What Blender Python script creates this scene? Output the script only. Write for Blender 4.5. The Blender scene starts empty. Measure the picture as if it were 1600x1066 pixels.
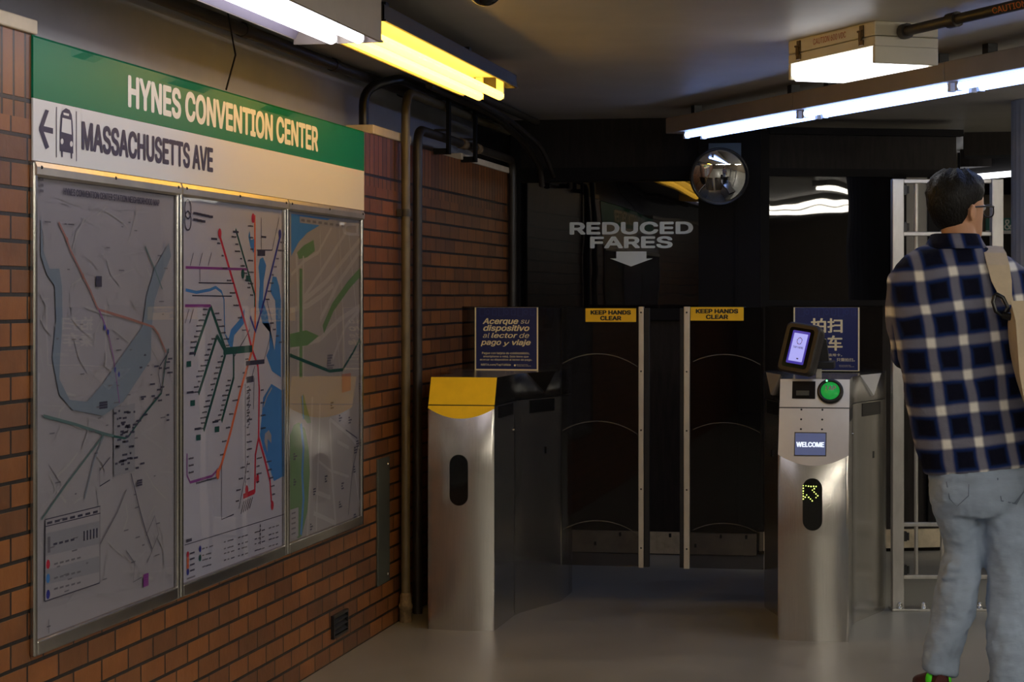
import bpy, bmesh, math, random, os
from mathutils import Vector, Matrix
from mathutils.geometry import delaunay_2d_cdt
random.seed(7)
SC = bpy.context.scene
COL = SC.collection
# ------------------------------------------------------------------ camera, world, exposure
FPX, HC, PSI, VY = 3324.0, 1.33, math.radians(11.06), 463.0
SP, CP = math.sin(PSI), math.cos(PSI)
cam_d = bpy.data.cameras.new('camera'); cam = bpy.data.objects.new('camera', cam_d); COL.objects.link(cam)
cam.location = (0, 0, HC); cam.rotation_euler = (math.pi/2, 0, PSI)
cam_d.sensor_width = 36.0; cam_d.lens = 36.0*FPX/1600; cam_d.shift_y = -(533-VY)/1600
cam_d.clip_start = 0.05; cam_d.clip_end = 100
SC.camera = cam
w = bpy.data.worlds.new('world'); SC.world = w; w.use_nodes = True
w.node_tree.nodes['Background'].inputs[0].default_value = (0.01, 0.01, 0.012, 1)
w.node_tree.nodes['Background'].inputs[1].default_value = 0.3
SC.view_settings.view_transform = 'Standard'; SC.view_settings.look = 'None'
SC.view_settings.exposure = 0.2; SC.view_settings.gamma = 1.0; SC.view_settings.use_curve_mapping = False
L_WHITE, L_YELLOW, L_BLUE, L_LENS, L_HALL = 5.0, 8.5, 6.5, 3.2, 44.0
SC.cycles.max_bounces = 10; SC.cycles.transparent_max_bounces = 24; SC.cycles.sample_clamp_indirect = 6.0

# ------------------------------------------------------------------ where a sight line meets the place
def at(x, y, d):
    u = (x-800)/FPX
    return Vector((d*(-SP+CP*u), d*(CP+SP*u), HC-(y-VY)/FPX*d))
def onX(x, y, X):
    u = (x-800)/FPX; return at(x, y, X/(-SP+CP*u))
def onY(x, y, Y):
    u = (x-800)/FPX; return at(x, y, Y/(CP+SP*u))
def onZ(x, y, Z):
    return at(x, y, (HC-Z)*FPX/(y-VY))

# ------------------------------------------------------------------ materials
def lin(c):
    c = c/255.0
    return c/12.92 if c <= 0.04045 else ((c+0.055)/1.055)**2.4
def S(r, g, b): return (lin(r), lin(g), lin(b), 1.0)
MATS = {}
def newmat(name):
    m = bpy.data.materials.new(name); m.use_nodes = True; MATS[name] = m
    nt = m.node_tree; b = nt.nodes['Principled BSDF']
    return m, nt, b
def N(nt, typ, **kw):
    n = nt.nodes.new(typ)
    for k, v in kw.items():
        if k.startswith('_'): setattr(n, k[1:], v)
        else: n.inputs[k.replace('__', ' ')].default_value = v
    return n
def pbr(name, col, rough=0.5, metal=0.0, noise=0.0, nscale=8.0, bump=0.0, bscale=60.0, stretch=None, spec=0.5, coat=0.0, rvar=0.0):
    m, nt, b = newmat(name)
    b.inputs['Base Color'].default_value = col; b.inputs['Roughness'].default_value = rough
    b.inputs['Metallic'].default_value = metal; b.inputs['Specular IOR Level'].default_value = spec
    b.inputs['Coat Weight'].default_value = coat; b.inputs['Coat Roughness'].default_value = 0.05
    tc = N(nt, 'ShaderNodeTexCoord'); src = tc.outputs['Object']
    if stretch:
        mp = N(nt, 'ShaderNodeMapping'); mp.inputs['Scale'].default_value = stretch
        nt.links.new(src, mp.inputs[0]); src = mp.outputs[0]
    if noise > 0 or rvar > 0:
        nz = N(nt, 'ShaderNodeTexNoise', Scale=nscale, Detail=6.0, Roughness=0.6); nt.links.new(src, nz.inputs['Vector'])
        if noise > 0:
            mr = N(nt, 'ShaderNodeMapRange'); mr.inputs['From Min'].default_value = 0.3; mr.inputs['From Max'].default_value = 0.7
            mr.inputs['To Min'].default_value = 1-noise; mr.inputs['To Max'].default_value = 1+noise
            nt.links.new(nz.outputs[0], mr.inputs[0])
            vm = N(nt, 'ShaderNodeVectorMath', _operation='SCALE'); vm.inputs[0].default_value = col[:3]
            nt.links.new(mr.outputs[0], vm.inputs['Scale']); nt.links.new(vm.outputs[0], b.inputs['Base Color'])
        if rvar > 0:
            mr2 = N(nt, 'ShaderNodeMapRange'); mr2.inputs['To Min'].default_value = rough-rvar; mr2.inputs['To Max'].default_value = rough+rvar
            nt.links.new(nz.outputs[0], mr2.inputs[0]); nt.links.new(mr2.outputs[0], b.inputs['Roughness'])
    if bump > 0:
        n2 = N(nt, 'ShaderNodeTexNoise', Scale=bscale, Detail=3.0); nt.links.new(src, n2.inputs['Vector'])
        bp = N(nt, 'ShaderNodeBump', Strength=bump, Distance=0.01); nt.links.new(n2.outputs[0], bp.inputs['Height'])
        nt.links.new(bp.outputs[0], b.inputs['Normal'])
    return m
def emit(name, col, strength, base=(0.8, 0.8, 0.8, 1)):
    m, nt, b = newmat(name)
    b.inputs['Base Color'].default_value = base; b.inputs['Emission Color'].default_value = col
    b.inputs['Emission Strength'].default_value = strength; b.inputs['Roughness'].default_value = 0.3
    return m
def pane_mat(name, tint, f0=0.03, f1=0.7, rough=0.01, wav=0.0, wscale=2.0):
    m, nt, b = newmat(name); nt.nodes.remove(b)
    out = nt.nodes['Material Output']
    geo = N(nt, 'ShaderNodeNewGeometry')
    dot = N(nt, 'ShaderNodeVectorMath', _operation='DOT_PRODUCT')
    nt.links.new(geo.outputs['Incoming'], dot.inputs[0]); nt.links.new(geo.outputs['Normal'], dot.inputs[1])
    ab = N(nt, 'ShaderNodeMath', _operation='ABSOLUTE'); nt.links.new(dot.outputs['Value'], ab.inputs[0])
    om = N(nt, 'ShaderNodeMath', _operation='SUBTRACT'); om.inputs[0].default_value = 1.0; nt.links.new(ab.outputs[0], om.inputs[1])
    pw = N(nt, 'ShaderNodeMath', _operation='POWER'); pw.inputs[1].default_value = 5.0; nt.links.new(om.outputs[0], pw.inputs[0])
    ma = N(nt, 'ShaderNodeMath', _operation='MULTIPLY_ADD'); ma.inputs[1].default_value = f1; ma.inputs[2].default_value = f0
    nt.links.new(pw.outputs[0], ma.inputs[0])
    tr = N(nt, 'ShaderNodeBsdfTransparent'); tr.inputs[0].default_value = tint
    gl = N(nt, 'ShaderNodeBsdfGlossy'); gl.inputs['Roughness'].default_value = rough
    if wav > 0:
        tc = N(nt, 'ShaderNodeTexCoord'); nz = N(nt, 'ShaderNodeTexNoise', Scale=wscale, Detail=1.0)
        nt.links.new(tc.outputs['Object'], nz.inputs['Vector'])
        bp = N(nt, 'ShaderNodeBump', Strength=wav, Distance=0.05); nt.links.new(nz.outputs[0], bp.inputs['Height'])
        nt.links.new(bp.outputs[0], gl.inputs['Normal'])
    mx = N(nt, 'ShaderNodeMixShader'); nt.links.new(ma.outputs[0], mx.inputs[0])
    nt.links.new(tr.outputs[0], mx.inputs[1]); nt.links.new(gl.outputs[0], mx.inputs[2])
    nt.links.new(mx.outputs[0], out.inputs['Surface'])
    return m
def brick_mat(name, axes, bw, bh, mortar, offset, c1, c2, cm, dark=0.12):
    m, nt, b = newmat(name)
    tc = N(nt, 'ShaderNodeTexCoord'); sx = N(nt, 'ShaderNodeSeparateXYZ'); nt.links.new(tc.outputs['Object'], sx.inputs[0])
    cx = N(nt, 'ShaderNodeCombineXYZ'); nt.links.new(sx.outputs[axes[0]], cx.inputs[0]); nt.links.new(sx.outputs[axes[1]], cx.inputs[1])
    br = N(nt, 'ShaderNodeTexBrick', Scale=1.0, Mortar__Size=mortar, Mortar__Smooth=0.25, Bias=-0.15, Brick__Width=bw, Row__Height=bh)
    br.offset = offset; br.offset_frequency = 2
    br.inputs['Color1'].default_value = c1; br.inputs['Color2'].default_value = c2; br.inputs['Mortar'].default_value = cm
    nt.links.new(cx.outputs[0], br.inputs['Vector'])
    nz = N(nt, 'ShaderNodeTexNoise', Scale=5.0, Detail=7.0, Roughness=0.65); nt.links.new(cx.outputs[0], nz.inputs['Vector'])
    mr = N(nt, 'ShaderNodeMapRange'); mr.inputs['From Min'].default_value = 0.3; mr.inputs['From Max'].default_value = 0.75
    mr.inputs['To Min'].default_value = 0.72; mr.inputs['To Max'].default_value = 1.2; nt.links.new(nz.outputs[0], mr.inputs[0])
    vm = N(nt, 'ShaderNodeVectorMath', _operation='SCALE'); nt.links.new(br.outputs['Color'], vm.inputs[0]); nt.links.new(mr.outputs[0], vm.inputs['Scale'])
    nt.links.new(vm.outputs[0], b.inputs['Base Color'])
    b.inputs['Roughness'].default_value = 0.42
    inv = N(nt, 'ShaderNodeMath', _operation='MULTIPLY_ADD'); inv.inputs[1].default_value = -1.0; inv.inputs[2].default_value = 1.0
    nt.links.new(br.outputs['Fac'], inv.inputs[0])
    n2 = N(nt, 'ShaderNodeTexNoise', Scale=30.0, Detail=4.0); nt.links.new(cx.outputs[0], n2.inputs['Vector'])
    ad = N(nt, 'ShaderNodeMath', _operation='MULTIPLY_ADD'); ad.inputs[1].default_value = 0.25; nt.links.new(n2.outputs[0], ad.inputs[0]); nt.links.new(inv.outputs[0], ad.inputs[2])
    bp = N(nt, 'ShaderNodeBump', Strength=0.7, Distance=0.006); nt.links.new(ad.outputs[0], bp.inputs['Height']); nt.links.new(bp.outputs[0], b.inputs['Normal'])
    return m

BR1, BR2, BRM = S(134, 80, 35), S(95, 58, 32), S(24, 18, 15)
M_brick = brick_mat('glazed_brick', ('Y', 'Z'), 0.188, 0.0635, 0.0052, 0.5, BR1, BR2, BRM)
M_soldier = brick_mat('soldier_brick', ('Z', 'Y'), 0.9, 0.0655, 0.006, 0.0, BR1, BR2, BRM)
M_coping = pbr('cream_coping', S(205, 190, 165), 0.6, noise=0.12)
M_grey = pbr('grey_plaster', S(172, 174, 182), 0.75, noise=0.08, nscale=3)
M_ceil = pbr('painted_ceiling', S(196, 190, 180), 0.42, noise=0.10, nscale=2.0, bump=0.12, bscale=4, spec=0.45)
M_floor = pbr('grey_epoxy_floor', S(130, 129, 122), 0.36, noise=0.14, nscale=3.0, bump=0.04, bscale=12, rvar=0.12)
M_dark = pbr('dark_brown_panel', S(38, 33, 29), 0.7, spec=0.2, noise=0.3, nscale=6, stretch=(8, 8, 1), bump=0.08)
M_dark2 = pbr('black_frame', S(26, 24, 23), 0.75, spec=0.15)
M_hall = pbr('beige_wall', S(122, 110, 94), 0.7, noise=0.1)
M_base = pbr('cream_baseboard', S(190, 175, 145), 0.6, noise=0.25, nscale=14)
M_mgrey = pbr('grey_baseboard_shadow_gap', S(120, 122, 120), 0.6)
M_green = pbr('sign_green', S(0, 116, 80), 0.45, spec=0.2)
M_signw = pbr('sign_white', S(222, 220, 216), 0.35)
M_navy = pbr('navy_print', S(38, 36, 70), 0.5)
M_letter = pbr('white_print', S(238, 236, 226), 0.5)
M_steel = pbr('brushed_steel', (0.60, 0.58, 0.54, 1), 0.22, 0.95, noise=0.10, nscale=30, stretch=(14, 14, 0.25), rvar=0.06)
M_facet_lit = pbr('lit_steel_facet', (0.80, 0.80, 0.80, 1), 0.35, 0.5)  # paler steel stands in for lamp light caught by the facet
M_steel2 = pbr('polished_steel', (0.55, 0.55, 0.54, 1), 0.10, 1.0)
M_alu = pbr('aluminium_frame', (0.50, 0.48, 0.45, 1), 0.22, 1.0, noise=0.08, nscale=12)
M_alur = pbr('satin_aluminium', (0.62, 0.58, 0.50, 1), 0.38, 0.9, noise=0.1)
M_galv = pbr('steel_barrier_metal', (0.52, 0.50, 0.46, 1), 0.36, 0.85, noise=0.14, nscale=20, stretch=(1, 1, 0.3))
M_black = pbr('black_plastic', S(14, 14, 15), 0.35)
M_blackg = pbr('gloss_black', S(8, 8, 9), 0.08)
M_rubber = pbr('black_rubber', S(20, 20, 22), 0.6)
M_yellow = pbr('yellow_paint', S(240, 204, 36), 0.4, noise=0.05, nscale=20)
M_ysign = pbr('yellow_sign', S(244, 196, 16), 0.45)
M_pipe = pbr('brown_painted_pipe', S(96, 84, 56), 0.4, noise=0.25, nscale=15)
M_pipeb = pbr('dark_pipe', S(46, 40, 33), 0.45, noise=0.3, nscale=12)
M_rust = pbr('corroded_pipe_fitting', S(120, 98, 66), 0.7, noise=0.4, nscale=40, bump=0.5)
M_white = pbr('white_enamel', S(225, 222, 215), 0.4)
M_refl = pbr('lilac_grey_reflector', S(150, 142, 158), 0.5)
M_hous = pbr('taupe_fixture_paint', S(176, 164, 150), 0.5, noise=0.06)
M_box = pbr('beige_enamel_box', S(205, 196, 172), 0.45, noise=0.05)
M_red = pbr('red_print', S(150, 50, 40), 0.6)
M_brass = pbr('aged_latch_metal', S(90, 70, 40), 0.4, 0.6)
M_poster = pbr('navy_poster', S(8, 28, 92), 0.45)
M_posteri = pbr('poster_icon_blue', S(30, 50, 118), 0.5)
M_postb = pbr('poster_cream_border', S(235, 225, 185), 0.5)
M_led = emit('led_lime', (0.75, 0.95, 0.12, 1), 3.0)
M_ledg = emit('led_green', (0.1, 1.0, 0.25, 1), 3.0)
M_scr = emit('reader_screen', (0.42, 0.42, 0.95, 1), 0.8, (0.02, 0.02, 0.05, 1))
M_scrb = emit('reader_screen_bezel_glow', (0.08, 0.06, 0.75, 1), 0.35, (0.01, 0.01, 0.03, 1))
M_scrt = pbr('screen_print', S(70, 50, 120), 0.4)
M_scrp = pbr('screen_print_pink', S(180, 90, 150), 0.4)
M_wel = emit('welcome_screen', (0.10, 0.12, 0.24, 1), 0.55, S(60, 66, 95))
M_welt = emit('welcome_text', (0.75, 0.85, 1.0, 1), 0.9)
M_gdisc = emit('reader_green', (0.02, 0.42, 0.07, 1), 0.35, S(20, 150, 50))
M_tubew = emit('tube_white', (0.92, 0.90, 1.0, 1), L_WHITE)
M_tubey = emit('tube_yellow', (1.0, 0.52, 0.05, 1), L_YELLOW)
M_tubeb = emit('tube_blue', (0.28, 0.44, 1.0, 1), L_BLUE)
M_lens = emit('lens_white', (0.92, 0.94, 1.0, 1), L_LENS)
M_tubeh = emit('tube_hall', (1.0, 0.93, 0.80, 1), L_HALL)
M_glassmap = pane_mat('clear_map_pane', (0.90, 0.90, 0.92, 1), 0.03, 0.34, 0.012, 0.035, 2.2)
M_glassdoor = pane_mat('smoked_acrylic', (0.50, 0.49, 0.50, 1), 0.035, 0.7, 0.02)
M_window = pbr('dark_window_acrylic', S(15, 14, 15), 0.012, spec=0.4)
def _wave(mat, sc, st):
    nt = mat.node_tree; b = nt.nodes['Principled BSDF']; tc = N(nt, 'ShaderNodeTexCoord')
    nz = N(nt, 'ShaderNodeTexNoise', Scale=sc, Detail=1.5); nt.links.new(tc.outputs['Object'], nz.inputs['Vector'])
    bp = N(nt, 'ShaderNodeBump', Strength=st, Distance=0.05); nt.links.new(nz.outputs[0], bp.inputs['Height']); nt.links.new(bp.outputs[0], b.inputs['Normal'])
_wave(M_window, 2.0, 0.06)
M_mirror = pbr('mirror_face', (0.82, 0.84, 0.86, 1), 0.02, 1.0)
M_scratch = pbr('scuff_mark', S(150, 145, 135), 0.6)
M_bluegrey = pbr('blue_grey_paint', S(86, 104, 120), 0.5)
M_column = pbr('blue_grey_column', S(150, 148, 140), 0.5, noise=0.08)
M_plate = pbr('olive_steel_plate', S(66, 68, 58), 0.5, noise=0.2)

# ------------------------------------------------------------------ mesh building
class MB:
    def __init__(s): s.v = []; s.f = []; s.m = []; s.s = []
    def add(s, vs, fs, mat=0, smooth=False):
        o = len(s.v); s.v += [Vector(p) for p in vs]
        for f in fs: s.f.append([i+o for i in f]); s.m.append(mat); s.s.append(smooth)
    def box(s, c, size, mat=0, rot=None):
        hx, hy, hz = [a/2 for a in size]; c = Vector(c)
        p = [Vector((x*hx, y*hy, z*hz)) for x in (-1, 1) for y in (-1, 1) for z in (-1, 1)]
        if rot is not None: p = [rot @ q for q in p]
        s.add([q+c for q in p], [(0, 1, 3, 2), (4, 6, 7, 5), (0, 4, 5, 1), (2, 3, 7, 6), (0, 2, 6, 4), (1, 5, 7, 3)], mat)
        return s
    def bounds(s, a, b, mat=0):
        a, b = Vector(a), Vector(b); d = b-a
        return s.box((a+b)/2, (abs(d.x), abs(d.y), abs(d.z)), mat)
    def loft(s, rings, mat=0, smooth=True, cap=True, closed=True):
        n = len(rings[0]); vs = [p for r in rings for p in r]; fs = []
        for i in range(len(rings)-1):
            for j in range(n if closed else n-1):
                k = (j+1) % n
                fs.append((i*n+j, i*n+k, (i+1)*n+k, (i+1)*n+j))
        s.add(vs, fs, mat, smooth)
        if cap and closed:
            s.add(rings[0], [tuple(range(n-1, -1, -1))], mat); s.add(rings[-1], [tuple(range(n))], mat)
        return s
    def tube(s, path, r, n=12, mat=0, cap=True):
        path = [Vector(p) for p in path]; rings = []; up = None
        for i, p in enumerate(path):
            t = (path[min(i+1, len(path)-1)]-path[max(i-1, 0)]).normalized()
            if up is None: up = t.orthogonal().normalized()
            up = (up-t*up.dot(t)).normalized(); sd = t.cross(up)
            rr = r[i] if isinstance(r, (list, tuple)) else r
            rings.append([p+(up*math.cos(a)+sd*math.sin(a))*rr for a in [2*math.pi*k/n for k in range(n)]])
        return s.loft(rings, mat, True, cap)
    def prism(s, poly, o, ux, uy, un, depth, mat=0, smooth=False):
        o, ux, uy, un = Vector(o), Vector(ux), Vector(uy), Vector(un)
        a = [o+ux*p[0]+uy*p[1] for p in poly]; b = [p+un*depth for p in a]; n = len(a)
        s.add(a+b, [tuple(range(n-1, -1, -1)), tuple(range(n, 2*n))], mat)
        s.add(a+b, [(i, (i+1) % n, n+(i+1) % n, n+i) for i in range(n)], mat, smooth)
        return s
    def lathe(s, prof, c, ax, n=32, mat=0, smooth=True):
        ax = Vector(ax).normalized(); u = ax.orthogonal().normalized(); v = ax.cross(u); c = Vector(c)
        rings = [[c+ax*h+(u*math.cos(2*math.pi*k/n)+v*math.sin(2*math.pi*k/n))*max(r, 1e-5) for k in range(n)] for r, h in prof]
        return s.loft(rings, mat, smooth, True)
    def flat(s, pts, mat=0): s.add(pts, [tuple(range(len(pts)))], mat); return s
    def build(s, name, mats, parent=None, bevel=0, weld=False, local=False, sub=0, seg=2):
        me = bpy.data.meshes.new(name)
        off = Vector((0, 0, 0)) if (parent is None or local) else parent_world(parent)
        me.from_pydata([tuple(p-off) for p in s.v], [], s.f)
        if not isinstance(mats, (list, tuple)): mats = [mats]
        for m in mats: me.materials.append(m)
        me.polygons.foreach_set('material_index', s.m); me.polygons.foreach_set('use_smooth', s.s)
        me.update()
        if weld:
            bm = bmesh.new(); bm.from_mesh(me); bmesh.ops.remove_doubles(bm, verts=bm.verts, dist=1e-5)
            bmesh.ops.recalc_face_normals(bm, faces=bm.faces); bm.to_mesh(me); bm.free()
        o = bpy.data.objects.new(name, me); COL.objects.link(o)
        if parent is not None: o.parent = parent
        if bevel:
            md = o.modifiers.new('bevel', 'BEVEL'); md.width = bevel; md.segments = seg; md.limit_method = 'ANGLE'; md.angle_limit = math.radians(35)
        if sub:
            md = o.modifiers.new('sub', 'SUBSURF'); md.levels = sub; md.render_levels = sub
        return o
def parent_world(p):
    loc = Vector((0, 0, 0))
    while p is not None: loc = loc+p.location; p = p.parent
    return loc
def tag(o, label=None, cat=None, group=None, kind=None):
    if label: o['label'] = label
    if cat: o['category'] = cat
    if group: o['group'] = group
    if kind: o['kind'] = kind
    return o
def thing(name, label, cat, loc=(0, 0, 0), rz=0.0, group=None):
    o = bpy.data.objects.new(name, None); COL.objects.link(o); o.location = loc; o.rotation_euler = (0, 0, rz)
    o.empty_display_size = 0.1
    return tag(o, label, cat, group)
def struct(name, mb, mats, **kw):
    o = mb.build(name, mats, **kw); o['kind'] = 'structure'; return o
def fillet(pts, r, n=6):
    pts = [Vector(p) for p in pts]; out = [pts[0]]
    for i in range(1, len(pts)-1):
        a, b, c = pts[i-1], pts[i], pts[i+1]
        d1, d2 = (a-b).normalized(), (c-b).normalized()
        rr = min(r, (a-b).length*0.45, (c-b).length*0.45)
        p, q = b+d1*rr, b+d2*rr
        for k in range(n+1):
            t = k/n; out.append(p*(1-t)**2+b*2*t*(1-t)+q*t*t)
    return out+[pts[-1]]

# ------------------------------------------------------------------ lettering
_fp = os.path.join(bpy.utils.system_resource('DATAFILES', path='fonts') or '', 'Inter.woff2')
try: INTER = bpy.data.fonts.load(_fp)
except Exception: INTER = None
_tc = {}
def glyph_groups(polys):
    bb = [(min(p[0] for p in q), max(p[0] for p in q), q) for q in polys]; bb.sort(key=lambda t: t[0]); out = []
    for x0, x1, q in bb:
        if out and x0 < out[-1][1]-1e-4: out[-1][2].append(q); out[-1][1] = max(out[-1][1], x1)
        else: out.append([x0, x1, [q]])
    return [g[2] for g in out]
def text_geo(body, bold=0.0, shear=0.0, cjk=False):
    key = (body, bold > 0, shear, cjk)
    if key in _tc: return _tc[key]
    c = bpy.data.curves.new('t', 'FONT'); c.body = body; c.shear = shear; c.resolution_u = 4; c.fill_mode = 'NONE'
    if INTER and not cjk: c.font = INTER
    o = bpy.data.objects.new('t', c); COL.objects.link(o)
    dg = bpy.context.evaluated_depsgraph_get(); cu = o.evaluated_get(dg).to_curve(dg)
    polys = []
    for sp in cu.splines:
        pts = []
        if sp.type == 'BEZIER':
            bp_ = list(sp.bezier_points)
            for i, a in enumerate(bp_):
                b = bp_[(i+1) % len(bp_)]
                straight = ((a.handle_right-a.co).length < 1e-5 or a.handle_right_type == 'VECTOR') and ((b.handle_left-b.co).length < 1e-5 or b.handle_left_type == 'VECTOR')
                for k in range(1 if straight else 5):
                    t = k/5; q = a.co*(1-t)**3+a.handle_right*3*t*(1-t)**2+b.handle_left*3*t*t*(1-t)+b.co*t**3
                    pts.append((q.x, q.y))
        else: pts = [(p.co.x, p.co.y) for p in sp.points]
        cl = []
        for p in pts:
            if not cl or abs(p[0]-cl[-1][0])+abs(p[1]-cl[-1][1]) > 2e-4: cl.append(p)
        while len(cl) > 2 and abs(cl[0][0]-cl[-1][0])+abs(cl[0][1]-cl[-1][1]) < 2e-4: cl.pop()
        if len(cl) > 2: polys.append(cl)
    o.to_curve_clear(); bpy.data.objects.remove(o); bpy.data.curves.remove(c)
    vs, fs = [], []
    for g in glyph_groups(polys):
        pv, pe = [], []
        for q in g:
            n0 = len(pv); pv += [Vector(p) for p in q]; pe += [(n0+i, n0+(i+1) % len(q)) for i in range(len(q))]
        r = delaunay_2d_cdt(pv, pe, [], 0, 1e-6); ov, of = r[0], r[2]; n0 = len(vs); vs += [(p.x, p.y) for p in ov]
        segs = [(pv[a], pv[b]) for a, b in pe]
        for f in of:
            cx = sum(ov[i].x for i in f)/len(f); cy = sum(ov[i].y for i in f)/len(f); wn = 0
            for a, b in segs:
                if (a.y <= cy) != (b.y <= cy):
                    if a.x+(cy-a.y)*(b.x-a.x)/(b.y-a.y) > cx: wn += 1 if b.y > a.y else -1
            if wn: fs.append(tuple(n0+i for i in f))
    x0, x1 = min(p[0] for p in vs), max(p[0] for p in vs); y0, y1 = min(p[1] for p in vs), max(p[1] for p in vs)
    g = ([((p[0]-x0)/(x1-x0), (p[1]-y0)/(y1-y0)) for p in vs], fs, (x1-x0)/(y1-y0)); _tc[key] = g
    return g
def put_text(mb, body, o, ux, uy, w_, h_, mat=0, bold=0.0, shear=0.0, cjk=False, center=False):
    """bold thickens the strokes by that share of the letter height"""
    vs, fs, asp = text_geo(body, bold, shear, cjk)
    if w_ is None: w_ = h_*asp
    o, ux, uy = Vector(o), Vector(ux), Vector(uy); un = ux.cross(uy).normalized()
    if center: o = o-ux*w_/2
    d = bold*h_
    if d <= 0: shifts = [(0, 0)]
    elif len(body) > 30: shifts = [(-d, 0), (d, 0)]
    else: shifts = [(-d, 0), (d, 0), (0, d*0.6), (0, -d*0.6), (-d*0.7, d*0.5), (d*0.7, -d*0.5), (d*0.7, d*0.5), (-d*0.7, -d*0.5)]
    for k, (sx, sy) in enumerate(shifts):
        mb.add([o+ux*(d+p[0]*(w_-2*d)+sx)+uy*(d*.6+p[1]*(h_-1.2*d)+sy)+un*(k*0.00001) for p in vs], fs, mat)

# ================================================================== THE SETTING
XW, XG, ZC, ZB = -2.124, -2.32, 2.25, 1.962     # brick face, plaster face, ceiling, brick top
YB = 10.92
m = MB(); m.bounds((-2.8, -6, -0.1), (7.2, 18, 0)); struct('floor', m, M_floor)
m = MB(); m.bounds((-2.8, -6, ZC), (7.2, 18, ZC+0.1)); struct('ceiling', m, M_ceil)
m = MB(); m.bounds((-2.5, -6, 0), (XW, YB+0.1, ZB-0.205), 0); m.bounds((-2.5, -6, ZB-0.205), (XW, YB+0.1, ZB), 1)
struct('wall_left', m, [M_brick, M_soldier])
m = MB(); m.bounds((-2.8, -6, ZB), (XG, YB+0.1, ZC)); struct('wall_left_upper', m, M_grey)
m = MB(); m.bounds((XW-0.1, -6, ZB), (XW+0.012, 4.83, ZB+0.035)); struct('trim_1', m, M_coping, bevel=0.004)
m = MB(); m.bounds((XW-0.1, 8.0, ZB), (XW+0.012, 8.62, ZB+0.035)); m.bounds((XW-0.1, 9.6, ZB), (XW+0.012, YB, ZB+0.03)); struct('trim_2', m, M_coping, bevel=0.004)
m = MB(); m.bounds((6.6, -6, 0), (6.8, 18, ZC)); struct('wall_right', m, M_hall)
m = MB(); m.bounds((-2.8, -6.2, 0), (7.2, -6, ZC)); struct('wall_behind', m, pbr('brown_tile_wall', S(110, 98, 84), 0.6, noise=0.15))
m = MB(); m.bounds((-2.8, 16.4, 0), (7.2, 16.6, ZC)); struct('wall_far', m, M_hall)
# back wall: square part, then a part turned away
A = Vector((-0.86, 11.0, 0)); B = Vector((0.165, 11.40, 0)); AB = (B-A).normalized(); NB = Vector((AB.y, -AB.x, 0))
m = MB(); m.bounds((-2.6, YB, 0), (-0.86, YB+0.25, ZC))
struct('wall_back', m, M_dark)
m = MB(); m.prism([(0, 0), ((B-A).length, 0), ((B-A).length, 2.185), (0, 2.185)], A-AB*0.02, AB, (0, 0, 1), -NB, 0.2)
struct('wall_back_angled', m, M_dark)
# posts, rails of the booth front
def slab(mb, P, u, n, x0, x1, z0, z1, dep, mat=0):
    mb.prism([(x0, z0), (x1, z0), (x1, z1), (x0, z1)], P, u, (0, 0, 1), n, dep, mat)
PB = Vector((0, YB, 0)); UX = Vector((1, 0, 0)); NF = Vector((0, -1, 0)); UZ = Vector((0, 0, 1))
def sab(x):
    u = (x-800)/FPX; d = Vector((-SP+CP*u, CP+SP*u)); c = d.x*AB.y-d.y*AB.x
    k = (A.x*AB.y-A.y*AB.x)/c; return (Vector((d.x*k, d.y*k, 0))-A).dot(AB)
def bx(x, y=463): return onY(x, y, YB).x
def bz(x, y): return onY(x, y, YB).z
m = MB()
slab(m, PB, UX, NF, bx(1093), bx(1190), 0.15, 2.2, 0.05); slab(m, PB, UX, NF, bx(800), bx(814), 0.15, 2.2, 0.04)
slab(m, PB, UX, NF, bx(814), bx(1093), bz(950, 283), bz(950, 262), 0.03); slab(m, PB, UX, NF, bx(814), bx(1093), bz(950, 500), bz(950, 482), 0.03)
slab(m, PB, UX, NF, bx(1150), bx(1154), 0.15, 2.2, 0.058)
slab(m, A, AB, NB, 0.0, 0.05, 0.15, 2.185, 0.04); slab(m, A, AB, NB, 0.05, (B-A).length, 1.95, 1.99, 0.03)
slab(m, A, AB, NB, 0.05, (B-A).length, 2.165, 2.2, 0.05); slab(m, A, AB, NB, 0.05, (B-A).length, 1.28, 1.31, 0.02)
slab(m, A, AB, NB, sab(1391), sab(1413), 1.28, 1.97, 0.03); slab(m, A, AB, NB, sab(1447), sab(1472), 0.15, 1.97, 0.03)
struct('trim_3', m, M_dark2, bevel=0.003)
m = MB(); slab(m, PB, UX, NF, XW, -0.86, 0.005, 0.115, 0.03)
for k in range(9): m.box((-1.95+0.13*k, YB-0.031, random.choice((0.1, 0.05))), (0.012, 0.003, 0.02), 1)
struct('baseboard_back', m, [M_base, M_black], bevel=0.002)
m = MB(); slab(m, A, AB, NB, 0.0, (B-A).length, 0.02, 0.115, 0.03); struct('baseboard_angled', m, M_base, bevel=0.002)
# windows of the booth
m = MB(); slab(m, PB, UX, NF, bx(814), bx(1093), bz(950, 482), bz(950, 285), 0.012); struct('window_1', m, M_window)
p0 = (at(1204, 283, 11.0)-A).dot(AB)
m = MB(); slab(m, A, AB, NB, 0.05, sab(1391), 1.31, 1.95, 0.012); struct('window_2', m, M_window)
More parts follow.
